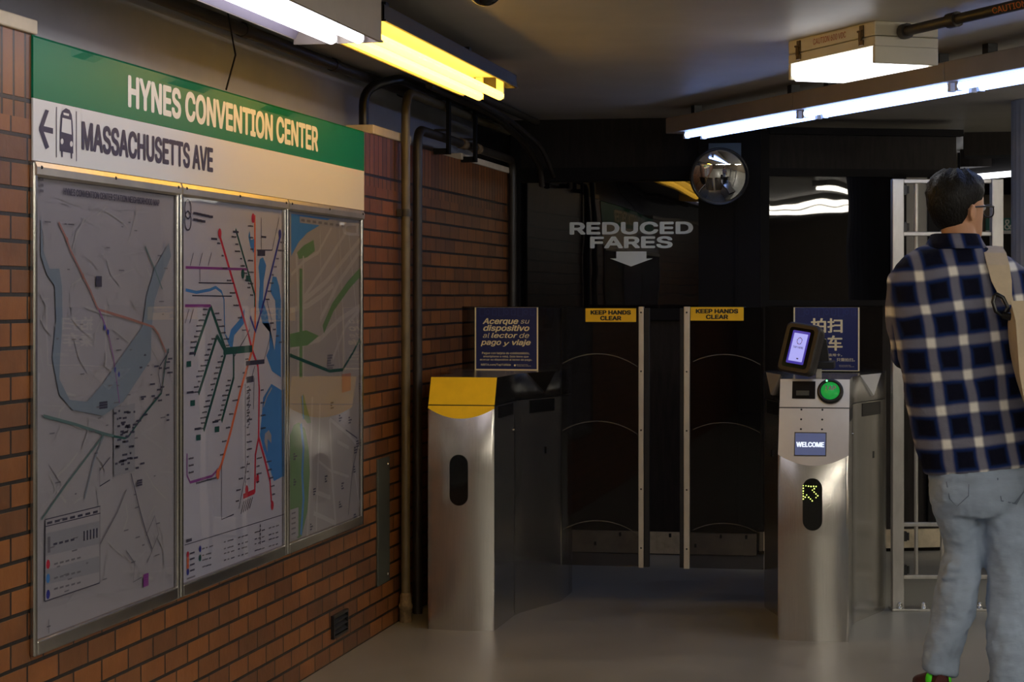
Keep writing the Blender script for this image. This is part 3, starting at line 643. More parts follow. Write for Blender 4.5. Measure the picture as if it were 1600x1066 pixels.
# ================================================================== LAMPS
def trough_lamp(name, label, b, hgt, y0, y1, tube_z, tube_mat, inner, outer, group=None, lift=0.0, x0=-1.83):
    x1 = -1.565
    t = thing(name, label, 'lamp', ((x0+x1)/2, (y0+y1)/2, b), 0, group)
    m = MB(); m.bounds((x0, y0, b+lift), (x0+0.004, y1, b+hgt)); m.bounds((x1-0.004, y0, b), (x1, y1, b+hgt)); m.bounds((x0, y0, b+hgt), (x1, y1, b+hgt+0.004))
    m.bounds((x0, y0, b), (x1, y0+0.004, b+hgt)); m.bounds((x0, y1-0.004, b), (x1, y1, b+hgt))
    m.bounds((x1, y0, b), (x1+0.006, y1, b+0.006))
    m.build('housing', outer, t)
    m = MB(); zt = b+hgt-0.003; n = 0.03
    m.loft([[Vector((x0+0.006, y, b+lift+0.002)), Vector((x0+0.05, y, zt)), Vector((x1-0.05, y, zt)), Vector((x1-0.006, y, b+0.002))] for y in (y0+0.005, y1-0.005)], 0, False, closed=False)
    m.build('reflector', inner, t)
    for xx in (-1.708, -1.626):
        m = MB(); m.tube([(xx, y0+0.03, tube_z), (xx, y1-0.03, tube_z)], 0.017, 12); o = m.build('tube', tube_mat, t)
        for ye, s_ in ((y0+0.005, 1), (y1-0.005, -1)):
            c = MB(); c.bounds((xx-0.014, ye, tube_z-0.012), (xx+0.014, ye+s_*0.024, b+hgt-0.004)); c.build('socket', M_white, o)
    for f_ in (0.2, 0.8): m = MB(); m.bounds((-1.70, y0+(y1-y0)*f_-0.02, b+hgt+0.004), (-1.66, y0+(y1-y0)*f_+0.02, ZC)); m.build('hanger', M_black, t)
trough_lamp('trough_lamp', 'cool white two tube trough lamp hanging above the station sign', 2.07, 0.12, 3.6, 6.02, 2.082, M_tubew, M_refl, M_hous, 'long lamps above the brick wall', 0.014)
trough_lamp('trough_lamp', 'amber yellow two tube lamp continuing the row towards the brown pipes', 2.137, 0.046, 6.05, 8.10, 2.106, M_tubey, M_white, M_pipeb, 'long lamps above the brick wall', -0.03, -1.78)
e = Vector((0.497, -0.868, 0)).normalized(); nn = Vector((-e.y, e.x, 0)); S0 = Vector((-1.258, 10.35, 0)); RZ = math.atan2(e.y, e.x)
for (s0, s1), lab in zip(((0.0, 1.388), (1.392, 2.648), (2.652, 3.9)), ('blue white strip lamp starting at the booth above the round mirror', 'blue white strip lamp in the middle of the slanting row beneath the emergency lamp', 'blue white strip lamp of the slanting row running off over the person')):
    t = thing('strip_lamp', lab, 'lamp', S0+e*s0+Vector((0, 0, 2.125)), RZ, 'slanting row of strip lamps')
    L_ = s1-s0; a0 = 0.14 if s0 == 0 else 0.02
    m = MB(); m.bounds((0, 0, 0), (L_, 0.18, 0.075)); m.build('housing', M_hous, t, bevel=0.004, local=True)
    for xb in (0.15, L_-0.19): m = MB(); m.bounds((xb, 0.07, 0.075), (xb+0.04, 0.11, 0.125)); m.build('bracket', M_black, t, local=True)
    for yy in (0.045, 0.135):
        m = MB(); m.tube([(a0+0.02, yy, -0.018), (L_-0.03, yy, -0.018)], 0.0145, 10); o = m.build('tube', M_tubeb, t, local=True)
        for xx in (a0, L_-0.03):
            c = MB(); c.bounds((xx, yy-0.012, -0.034), (xx+0.022, yy+0.012, -0.001)); c.build('socket', M_white, o, local=True)
# emergency lamp
P1 = Vector((-0.494, 7.728, 0)); P2 = Vector((-0.173, 7.195, 0)); e2 = (P2-P1).normalized(); LB = (P2-P1).length
t = thing('emergency_lamp', 'beige metal emergency lamp box with two latches and red caution lettering on the ceiling', 'lamp', P1+Vector((0, 0, 2.105)), math.atan2(e2.y, e2.x))
WB = 0.243
m = MB(); m.bounds((0, 0, 0.097), (LB, WB, 0.145)); m.build('lid', M_box, t, bevel=0.004, local=True)
m = MB(); m.bounds((0, 0, 0.062), (LB, WB, 0.095)); m.bounds((0, 0, 0.004), (0.018, WB, 0.062)); m.bounds((LB-0.018, 0, 0.004), (LB, WB, 0.062)); m.bounds((0.018, WB-0.01, 0.004), (LB-0.018, WB, 0.062)); m.build('body', M_box, t, bevel=0.003, local=True)
m = MB(); prof = [(0.003, 0.061), (0.003, 0.02), (0.02, 0.0), (WB-0.03, 0.0), (WB-0.012, 0.02), (WB-0.012, 0.061)]
m.loft([[Vector((x_, p[0], p[1])) for p in prof] for x_ in (0.019, LB-0.019)], 0, False); m.build('lens', M_lens, t, local=True)
for x_ in (0.085, LB-0.085):
    m = MB(); m.bounds((x_-0.012, -0.006, 0.098), (x_+0.012, 0, 0.138)); m.bounds((x_-0.008, -0.012, 0.085), (x_+0.008, -0.004, 0.118)); m.bounds((x_-0.013, -0.008, 0.070), (x_+0.013, 0, 0.088)); m.tube([(x_-0.014, -0.010, 0.118), (x_+0.014, -0.010, 0.118)], 0.004, 8); m.build('latch', M_brass, t, bevel=0.001, local=True)
m = MB(); put_text(m, 'CAUTION 600 VDC', (0.19, -0.0008, 0.111), (1, 0, 0), (0, 0, 1), 0.235, 0.021, 0, 0.01); m.build('lettering', M_red, t, local=True)
# conduit feeding it
n2 = Vector((-e2.y, e2.x, 0)); q0 = P2+n2*0.10+Vector((0, 0, 2.215)); q1 = at(1640, -6, 6.35); q1.z = 2.222
t = thing('feed_conduit', 'brown conduit running along the ceiling into the emergency lamp box', 'conduit', q0)
q0 = q0+e2*0.012; m = MB(); m.tube([q0, q0+(q1-q0)*1.6], 0.0175, 12); m.build('tube', M_pipeb, t)
dq = (q1-q0).normalized(); m = MB(); m.tube([q0, q0+dq*0.03], 0.026, 12); m.build('coupling', M_pipeb, t); m = MB(); m.tube([q0+dq*0.28, q0+dq*0.33], 0.025, 12); m.build('coupling', M_pipeb, t)
vw = (Vector((0, 0, HC))-(q0+dq*0.7)).normalized(); vw = (vw-dq*vw.dot(dq)).normalized(); upq = -dq.cross(vw) if (-dq.cross(vw)).z > 0 else dq.cross(vw)
C_or = pbr('orange_stencil', S(196, 104, 40), 0.6)
m = MB(); put_text(m, 'CAUTION 600 VDC', q0+dq*0.55+vw*0.0185-upq*0.010, dq, upq, 0.36, 0.020, 0, 0.02); m.build('lettering', C_or, t)
# black dome camera
dm = onZ(758, -6, 2.215); t = thing('dome_camera', 'black security dome on the ceiling beside the amber lamp', 'camera', (dm.x, dm.y, ZC))
m = MB(); m.lathe([(0.062, 0), (0.062, -0.012), (0.056, -0.016)], (dm.x, dm.y, ZC), (0, 0, 1), 32); m.build('collar', M_white, t)
m = MB(); m.lathe([(0.052*math.cos(a), -0.014-0.05*math.sin(a)) for a in [math.pi/2*k/10 for k in range(11)]], (dm.x, dm.y, ZC), (0, 0, 1), 32); m.build('dome', M_blackg, t)
# convex mirror
mc = at(1124, 276, 10.60); ax = (Vector((-0.1, 3.5, 0.15))-mc).normalized()
t = thing('convex_mirror', 'round convex safety mirror with black rim under the strip lamp', 'mirror', mc)
R_ = 0.30; ap = 0.138; aa = math.asin(ap/R_)
m = MB(); m.lathe([(R_*math.sin(aa*k/12), R_*math.cos(aa*k/12)-R_*math.cos(aa)) for k in range(12, -1, -1)], mc, ax, 48); m.build('mirror_face', M_mirror, t)
m = MB(); m.lathe([(ap-0.004, 0.0), (ap-0.002, 0.010), (ap+0.006, 0.012), (ap+0.010, 0.004), (ap+0.006, -0.02), (ap-0.02, -0.03), (0.02, -0.035)], mc, ax, 48); m.build('rim', M_black, t)
m = MB(); m.bounds((mc.x-0.08, YB-0.06, mc.z+0.02), (mc.x+0.085, YB-0.05, mc.z+0.185)); m.tube([mc-ax*0.03, (mc.x, YB-0.055, mc.z+0.05)], 0.012, 8); m.build('bracket', M_bluegrey, t)

# unseen hall lamps: some read off reflections, others added to brighten gates and floor
def unseen_hall_lamp(x, y, z, ang, L_, lab):
    t = thing('unseen_hall_lamp', lab, 'lamp', (x, y, z), ang, 'ceiling lamps of the hall')
    m = MB(); m.bounds((-L_/2, -0.08, 0.03), (L_/2, 0.08, ZC-z)); m.build('housing', M_white, t, local=True)
    for yy in (-0.04, 0.04):
        m = MB(); m.tube([(-L_/2+0.03, yy, 0.01), (L_/2-0.03, yy, 0.01)], 0.017, 8); m.build('tube', M_tubeh, t, local=True)
HALL = ((3.6, 6.6, -0.35), (4.6, 4.8, 0.5), (5.2, 3.9, 0.5), (2.2, 1.2, 1.2), (0.8, -1.5, 1.2), (3.0, -3.0, 1.2), (0.2, 0.4, 1.2), (-0.4, -2.6, 1.57), (5.6, 8.5, 1.57), (0.7, 3.4, 1.2), (1.9, 4.6, 1.0), (1.7, 9.7, 0.6), (3.0, 11.6, 0.6))  # last entries added for more light on the gates and floor beyond them
for k, (x_, y_, a_) in enumerate(HALL):
    unseen_hall_lamp(x_, y_, 2.17, a_, 1.24, 'cream two tube ceiling lamp lighting the hall from out of view')

# ================================================================== FAR END PAST THE BOOTH
a_, b_ = at(1490, 275, 13.6), at(1586, 266.5, 13.0); zz = (a_.z+b_.z)/2
d_ = (b_-a_); d_.z = 0; L_ = d_.length
t = thing('far_lamp', 'bright white lamp far behind the head of the person', 'lamp', (a_.x, a_.y, zz), math.atan2(d_.y, d_.x))
m = MB(); m.bounds((0, 0.03, 0.0), (L_, 0.12, ZC-zz-0.001)); m.build('housing', M_dark2, t, local=True)
m = MB(); m.bounds((0.02, -0.01, -0.028), (L_-0.01, 0.1, 0.0)); m.build('lens', M_lens, t, bevel=0.006, local=True)
YF = 16.38
def fp(x, y): return onY(x, y, YF)
m = MB(); p, q = fp(1500, 278), fp(1700, 303); m.bounds((p.x, YF-0.03, q.z), (q.x, 16.4, p.z)); m.bounds((p.x, YF-0.03, 0.2), (q.x, 16.4, fp(1500, 366).z)); struct('trim_4', m, M_dark)
t = thing('far_sign', 'small green and white sign on the far wall between the person and the column', 'sign', fp(1566, 350))
m = MB(); p, q = fp(1540, 341), fp(1660, 359.5); m.bounds((p.x, YF-0.01, q.z), (q.x, 16.4, p.z)); m.build('green_panel', pbr('far_sign_green', S(40, 110, 100), 0.5), t)
m = MB(); p, q = fp(1540, 360.5), fp(1660, 365); m.bounds((p.x, YF-0.01, q.z), (q.x, 16.4, p.z)); m.build('white_stripe', M_signw, t)
m = MB(); p, q = fp(1569, 359), fp(1580.5, 343); put_text(m, '&', (p.x, YF-0.012, p.z), UX, UZ, q.x-p.x, q.z-p.z, 0, 0.02); m.build('lettering', M_letter, t)

# ================================================================== FARE GATES
YG, YD, GZ, SEAM = 8.26, 9.15, 1.005, 0.893
OUT = [(0.44, 0.136), (0.50, 0.143), (0.56, 0.157), (0.70, 0.198), (0.82, 0.236), (0.87, 0.250), (0.905, 0.255), (1.18, 0.255), (1.25, 0.236), (1.60, 0.136), (1.9, 0.136)]
def fare_gate(cx, zc, label, yellow):
    HW, BOW, K = 0.135, 0.018, 0.45
    t = thing('fare_gate', label, 'fare gate', (cx, YG, 0), 0, 'fare gates')
    yp = lambda z: max(0.0, (z-zc)*K)
    n = 24; cols = []
    m = MB()
    for i in range(n+1):
        x = -HW+2*HW*i/n; yf = BOW*(x/HW)**2; zb = zc+yf/K
        cols.append((x, yf, zb))
    zz_ = [0.0, 0.2, 0.4, 0.6]
    G = lambda x, y, z: Vector((cx+x, YG+y, z))
    m.loft([[G(x, yf, z) for x, yf, zb in cols] for z in zz_[:3 if zc < 0.7 else 4]]+[[G(x, yf, zb) for x, yf, zb in cols]], 0, True, closed=False)
    m.loft([[G(x, yf, zb) for x, yf, zb in cols], [G(x, yp(SEAM), SEAM) for x, yf, zb in cols]], 1, False, closed=False)
    ye = zc+BOW/K
    for s_ in (-1, 1):
        m.flat([G(s_*HW, BOW, 0), G(s_*HW, 0.44, 0), G(s_*HW, 0.44, SEAM), G(s_*HW, yp(SEAM), SEAM), G(s_*HW, BOW, ye)], 0)
        for (y0, h0), (y1, h1) in zip(OUT, OUT[1:]):
            m.add([G(s_*h0, y0, 0), G(s_*h1, y1, 0), G(s_*h1, y1, SEAM), G(s_*h0, y0, SEAM)], [(0, 1, 2, 3)], 0, True)
    m.flat([G(-OUT[-1][1], OUT[-1][0], 0), G(OUT[-1][1], OUT[-1][0], 0), G(OUT[-1][1], OUT[-1][0], SEAM), G(-OUT[-1][1], OUT[-1][0], SEAM)], 0)
    m.build('pedestal', [M_steel, M_yellow if yellow else M_steel_s], t, weld=True)
    # cap above the seam
    m = MB(); z0, z1 = SEAM+0.004, GZ
    m.flat([G(-HW, yp(z0), z0), G(HW, yp(z0), z0), G(HW, yp(z1), z1), G(-HW, yp(z1), z1)], 1)
    top = [G(-HW, yp(z1), z1), G(HW, yp(z1), z1)]+[G(h, y, z1) for y, h in OUT]+[G(-h, y, z1) for y, h in reversed(OUT)]
    m.flat(top, 0)
    for s_ in (-1, 1):
        m.flat([G(s_*HW, yp(z0), z0), G(s_*OUT[0][1], 0.44, z0), G(s_*OUT[0][1], 0.44, z1), G(s_*HW, yp(z1), z1)], 0)
        for (y0, h0), (y1, h1) in zip(OUT, OUT[1:]):
            m.add([G(s_*h0, y0, z0), G(s_*h1, y1, z0), G(s_*h1, y1, z1), G(s_*h0, y0, z1)], [(0, 1, 2, 3)], 0, True)
    m.build('cap', [M_steel_c, M_yellow if yellow else M_steel_s], t, weld=True)
    m = MB()   # black shadow line at the seam
    ring = [G(-HW+0.002, yp(SEAM)+0.003, 0), G(HW-0.002, yp(SEAM)+0.003, 0)]+[G(h-0.003, y, 0) for y, h in OUT]+[G(-h+0.003, y, 0) for y, h in reversed(OUT)]
    m.loft([[Vector((p.x, p.y, z)) for p in ring] for z in (SEAM-0.001, SEAM+0.005)], 0, False); m.build('seam', M_black, t)
    # side details on both faces
    def side(y):
        for (y0, h0), (y1, h1) in zip([(0, HW)]+OUT, OUT):
            if y0 <= y <= y1: return h0+(h1-h0)*(y-y0)/(y1-y0)
    def patch(name, mat, pts, s_, off=0.002):
        q = MB(); q.flat([G(s_*(side(y)+off), y, z) for y, z in pts]); return q.build(name, mat, t)
    for s_ in (-1, 1):
        patch('sensor_window', M_black, [(0.60, SEAM-0.004), (0.82, SEAM-0.004), (0.82, SEAM-0.058), (0.60, SEAM-0.058)], s_)
        patch('sensor_window', M_black, [(0.10, SEAM-0.006), (0.40, SEAM-0.006), (0.40, SEAM-0.052), (0.10, SEAM-0.052)], s_)
        q = MB(); y0, y1, y2 = 0.575, 0.72, 0.835
        a3, b3, c3 = G(s_*(side(y0)+0.001), y0, GZ+0.001), G(s_*(side(y2)+0.001), y2, GZ+0.001), G(s_*(side(y1)+0.010), y1, GZ-0.088)
        d3 = G(s_*(side(y1)-0.01), y1, GZ-0.095)
        q.flat([a3, b3, c3]); q.add([a3, c3, d3], [(0, 1, 2)]); q.add([b3, c3, d3], [(0, 1, 2)]); q.build('chevron_facet', M_steel2 if yellow else M_facet_lit, t)  # same facet on both gates: lit look painted on one, dark steel on the other
        q = MB(); q.lathe([(0.005, 0), (0.005, 0.003), (0.0035, 0.0055), (0, 0.006)], G(s_*HW, 0.415, 0.775), (s_, 0, 0), 12); q.build('rivet', M_steel2, t)
        patch('keyhole', M_black, [(0.735, 0.683), (0.75, 0.683), (0.75, 0.655), (0.735, 0.655)], s_, 0.0015)
    m = MB(); m.loft([[G(x, y, z) for x, y in [(-HW+0.004, 0.03), (HW-0.004, 0.03)]+[(h-0.004, y) for y, h in OUT]+[(-h+0.004, y) for y, h in reversed(OUT)]] for z in (0.0, 0.012)], 0, False); 
    # pill shaped indicator window on the front
    pz0, pz1 = (0.497, 0.70) if yellow else (0.427, 0.629); px = -0.005 if yellow else -0.002; pr = 0.0375
    pill = [(px+pr*math.cos(a), pz1-pr+pr*math.sin(a)) for a in [math.pi*k/12 for k in range(13)]]+[(px-pr*math.cos(a), pz0+pr-pr*math.sin(a)) for a in [math.pi*k/12 for k in range(13)]]
    m = MB(); m.prism(pill, G(0, -0.0015, 0), UX, UZ, (0, 1, 0), 0.01); pl = m.build('indicator_window', M_blackg, t)
    return t, G, yp, pl, side
M_steel_s = pbr('satin_steel_face', (0.66, 0.64, 0.60, 1), 0.42, 0.75, noise=0.06, nscale=6)
M_steel_c = pbr('smooth_steel_cap', (0.45, 0.44, 0.42, 1), 0.22, 1.0)
CL, CR = -1.825, -0.434
gl, GL, ypl, _, _ = fare_gate(CL, 0.843, 'stainless fare gate with yellow slanted head and spanish poster beside the brick wall', True)
gr, GR, ypr, pill, _ = fare_gate(CR, 0.677, 'stainless fare gate with card reader, welcome display and lit lime arrow', False)
# glass and doors across the gate line
def gy(x, y=463, Y=YD): return onY(x, y, Y)
DZ0, DZ1 = 0.158, 1.285
def panel(name, x0, x1, z0, z1, parent, mat=None, th=0.010):
    m = MB(); m.bounds((x0, YD, z0), (x1, YD+th, z1)); return m.build(name, mat or M_glassdoor, parent, bevel=0.0015)
panel('glass_shield', gy(722).x, CL+0.25, GZ+0.001, DZ1, gl); panel('glass_shield', CR-0.25, gy(1379).x, GZ+0.001, DZ1, gr)
def door(parent, xh, x_in, x_al, x_out, sx0, sx1, sy0, sy1):
    d = panel('door', min(xh, x_in), max(xh, x_in), DZ0, DZ1-0.002, parent)
    m = MB(); m.bounds((min(x_in, x_al), YD-0.008, DZ0-0.004), (max(x_in, x_al), YD+0.018, DZ1)); st = m.build('edge_channel', M_alur, d, bevel=0.002)
    m = MB(); m.bounds((min(x_al, x_out), YD-0.004, DZ0), (max(x_al, x_out), YD+0.014, DZ1-0.006)); m.build('edge_bumper', M_rubber, d, bevel=0.003)
    m = MB(); p, q = gy(sx0, sy1), gy(sx1, sy0)
    m.bounds((p.x, YD-0.003, p.z), (q.x, YD-0.0005, q.z), 0); yy = YD-0.0036; h = q.z-p.z; cx = (p.x+q.x)/2; w_ = q.x-p.x
    put_text(m, 'KEEP HANDS', (cx, yy, p.z+h*0.53), UX, UZ, w_*0.80, h*0.33, 1, 0.10, center=True); put_text(m, 'CLEAR', (cx, yy, p.z+h*0.11), UX, UZ, w_*0.42, h*0.33, 1, 0.10, center=True)
    m.build('warning_plate', [M_ysign, M_black], d)
    m = MB()
    a0, a1 = min(xh, x_in), max(xh, x_in)
    for zt in (1.078, 0.785, 0.352):
        R = 0.30; cxx = (a0+a1)/2-0.01; pts = [(cxx+R*math.sin(b), zt-R+R*math.cos(b)) for b in [-0.62+1.24*k/16 for k in range(17)]]
        for (xa, za), (xb, zb) in zip(pts, pts[1:]):
            if a0 < xa < a1 and a0 < xb < a1: m.flat([(xa, YD-0.0006, za), (xb, YD-0.0006, zb), (xb, YD-0.0006, zb+0.0035), (xa, YD-0.0006, za+0.0035)])
    m.build('scuff_marks', M_scuff, d)
    m = MB()
    for k in range(5): m.lathe([(0.004, 0), (0.004, 0.001), (0, 0.0015)], ((x_in+x_al)/2, YD-0.008, 1.26-0.255*k), (0, -1, 0), 8)
    m.build('screw_heads', M_black, st)
M_scuff = pane_mat('faint_scuff', (0.75, 0.75, 0.75, 1), 0.25, 0.3, 0.5)
_s = M_scuff.node_tree
for nd in list(_s.nodes):
    if nd.type == 'BSDF_GLOSSY':
        df = _s.nodes.new('ShaderNodeBsdfDiffuse'); df.inputs[0].default_value = S(190, 185, 175); lk = nd.outputs[0].links[0].to_socket; _s.links.new(df.outputs[0], lk)
door(gl, CL+0.257, gy(998).x, gy(1006).x, gy(1015).x, 915, 994, 482, 503)
door(gr, CR-0.257, gy(1078).x, gy(1068.5).x, gy(1062).x, 1079, 1162, 480, 501)
# the card gate's face: local frame on the slanted plane
def face(x, z, off=0.002): return Vector((CR+x, YG+ypr(z)-off, z))
nf = Vector((0, -1, 0.45)).normalized(); uf = Vector((0, 0.45, 1)).normalized()
def fx(x, y):
    p = at(x, y, 8.21); return (p.x-CR-0.008, p.z)
def fquad(mb, x0, y0, x1, y1, off=0.002, mat=0):
    (xa, za), (xb, zb) = fx(x0, y1), fx(x1, y0)
    mb.flat([face(xa, za, off), face(xb, za, off), face(xb, zb, off), face(xa, zb, off)], mat); return xa, za, xb, zb
m = MB(); fquad(m, 1238, 598, 1275, 625, 0.002, 0); m.build('ticket_slot', M_dark2, gr)
m = MB(); a4 = fx(1255, 617); m.box(face(a4[0], a4[1], 0.004), (0.05, 0.012, 0.02), 0, Matrix.Rotation(-0.42, 3, 'X')); m.build('slot_lip', M_plate, gr)
(xc, zc_) = fx(1299, 614); c0 = face(xc, zc_, 0.0)
m = MB(); m.lathe([(0.051, 0), (0.051, 0.008), (0.046, 0.014), (0.039, 0.014), (0.037, 0.010), (0, 0.010)], c0, nf, 36); rd = m.build('card_target', M_black, gr)
m = MB(); m.lathe([(0.0365, 0), (0.0365, 0.0015), (0, 0.0015)], c0+nf*0.0102, nf, 32); m.build('green_disc', M_gdisc, rd)
m = MB(); put_text(m, 'TAP', c0+nf*0.0124+uf*0.002-Vector((0.022, 0, 0)), UX, uf, 0.044, 0.018, 0, 0.03); m.build('card_lettering', M_scrp, rd)
m = MB(); m.lathe([(0.0035, 0), (0.0035, 0.002), (0, 0.003)], c0+nf*0.0142+uf*0.040-Vector((0.014, 0, 0)), nf, 10); m.build('status_light', M_ledg, rd)
m = MB()
for x_ in (1253.5, 1287):
    for y_ in (642, 657, 672):
        q = fx(x_, y_); m.lathe([(0.004, 0), (0.004, 0.001), (0, 0.0015)], face(q[0], q[1], 0.0), nf, 8)
m.build('face_screws', M_black, gr)
m = MB(); fquad(m, 1243.5, 676.5, 1294.5, 713, 0.001, 0); bz_ = m.build('display_bezel', M_steel2, gr)
m = MB(); xa, za, xb, zb = fquad(m, 1245, 678, 1293, 711, 0.003, 0); m.build('display', M_wel, bz_)
m = MB(); put_text(m, 'WELCOME', face((xa+xb)/2, za+(zb-za)*0.36, 0.0045), UX, uf, (xb-xa)*0.92, 0.021, 0, 0.06, center=True); m.build('display_lettering', M_welt, bz_)
# lit arrow of dots
M_LED = [(221, 283, .5), (261, 283, .5), (300, 287, 1), (338, 290, 1), (378, 287, 1), (416, 290, .8), (220, 320, 1), (388, 322, 1), (220, 362, 1), (360, 346, .6), (386, 374, .9), (220, 400, .5), (414, 402, 1), (220, 440, .9), (441, 429, 1), (272, 420, .6), (250, 455, 1), (302, 455, 1.1), (220, 482, 1), (330, 480, .7), (357, 508, 1), (415, 457, .5)]
m = MB()
for x_, y_, s_ in M_LED:
    p = at(1235+x_/9.686, 730+y_/9.69, 8.2); m.lathe([(0.0023*math.sqrt(s_), 0), (0.0023*math.sqrt(s_), 0.0008), (0, 0.001)], (p.x-0.006, YG-0.0016, p.z), (0, -1, 0), 8)
m.build('arrow_dots', M_led, pill)
# tap reader on the head of the card gate
t = thing('tap_reader', 'black payment tap reader with glowing lavender screen on top of the fare gate', 'card reader', at(1250, 590, 8.40))
rc = at(1253, 547, 8.36); Rm = Matrix.Rotation(math.radians(-22), 3, 'Z') @ Matrix.Rotation(math.radians(-14), 3, 'X') @ Matrix.Rotation(math.radians(8), 3, 'Y')
def rr(hw, hh, r, n=5):
    out = []
    for cx_, cz_, a0 in ((hw-r, hh-r, 0), (-hw+r, hh-r, 90), (-hw+r, -hh+r, 180), (hw-r, -hh+r, 270)):
        for k in range(n+1): a_ = math.radians(a0+90*k/n); out.append((cx_+r*math.cos(a_), cz_+r*math.sin(a_)))
    return out
rx, ry, rz_ = Rm @ Vector((1, 0, 0)), Rm @ Vector((0, 1, 0)), Rm @ Vector((0, 0, 1))
M_reader = pbr('reader_brown_black', S(34, 27, 24), 0.5)
m = MB(); rings = []
for sc, dy in ((0.93, -0.035), (1.0, -0.028), (1.0, 0.0), (0.92, 0.03), (0.66, 0.055)):
    rings.append([rc+rx*(x*sc)+rz_*(z*sc)+ry*dy for x, z in rr(0.074, 0.101, 0.022)])
m.loft(rings, 0, False); cs = m.build('casing', M_reader, t, bevel=0.002)
m = MB(); m.flat([rc+rx*x+rz_*z-ry*0.0355 for x, z in rr(0.054, 0.080, 0.012)]); m.build('screen_surround', M_blackg, t)
m = MB(); m.flat([rc+rx*x+rz_*(z+0.002)-ry*0.0362 for x, z in rr(0.038, 0.066, 0.004)]); sg = m.build('screen_edge', M_scrb, t)
m = MB(); m.flat([rc+rx*x+rz_*(z+0.002)-ry*0.0366 for x, z in rr(0.030, 0.056, 0.002)]); sc_ = m.build('screen', M_scr, t)
m = MB(); sp = rc-ry*0.0372
for k in range(10):
    a0 = 2*math.pi*k/10+0.2; a1 = a0+0.42
    m.flat([sp+rx*(r*math.cos(a)*0.8)+rz_*(0.028+r*math.sin(a)) for r, a in ((0.015, a0), (0.015, a1), (0.011, a1), (0.011, a0))], k % 2)
put_text(m, 'TAP HERE', sp-rx*0.022+rz_*(-0.002), rx, rz_, 0.044, 0.008, 0, 0.02)
m.flat([sp+rx*x+rz_*z for x, z in ((0.004, -0.045), (0.012, -0.045), (0.012, -0.040), (0.004, -0.040))], 0); m.build('screen_print', [M_scrt, M_scrp], sc_)
m = MB(); st = at(1279, 586, 8.46); m.bounds((st.x-0.010, st.y-0.012, GZ), (st.x+0.012, st.y+0.012, GZ+0.04)); m.build('stem', M_alur, t, bevel=0.002)
m = MB(); m.bounds((st.x-0.015, st.y-0.02, GZ+0.036), (st.x+0.06, st.y+0.16, GZ+0.066)); m.prism([(-0.02, 0), (0.05, 0), (0.04, 0.09), (-0.02, 0.12)], (st.x-0.01, st.y+0.02, GZ+0.06), UX, UZ, (0, 1, 0), 0.05); m.build('bracket', M_black, t, bevel=0.004)
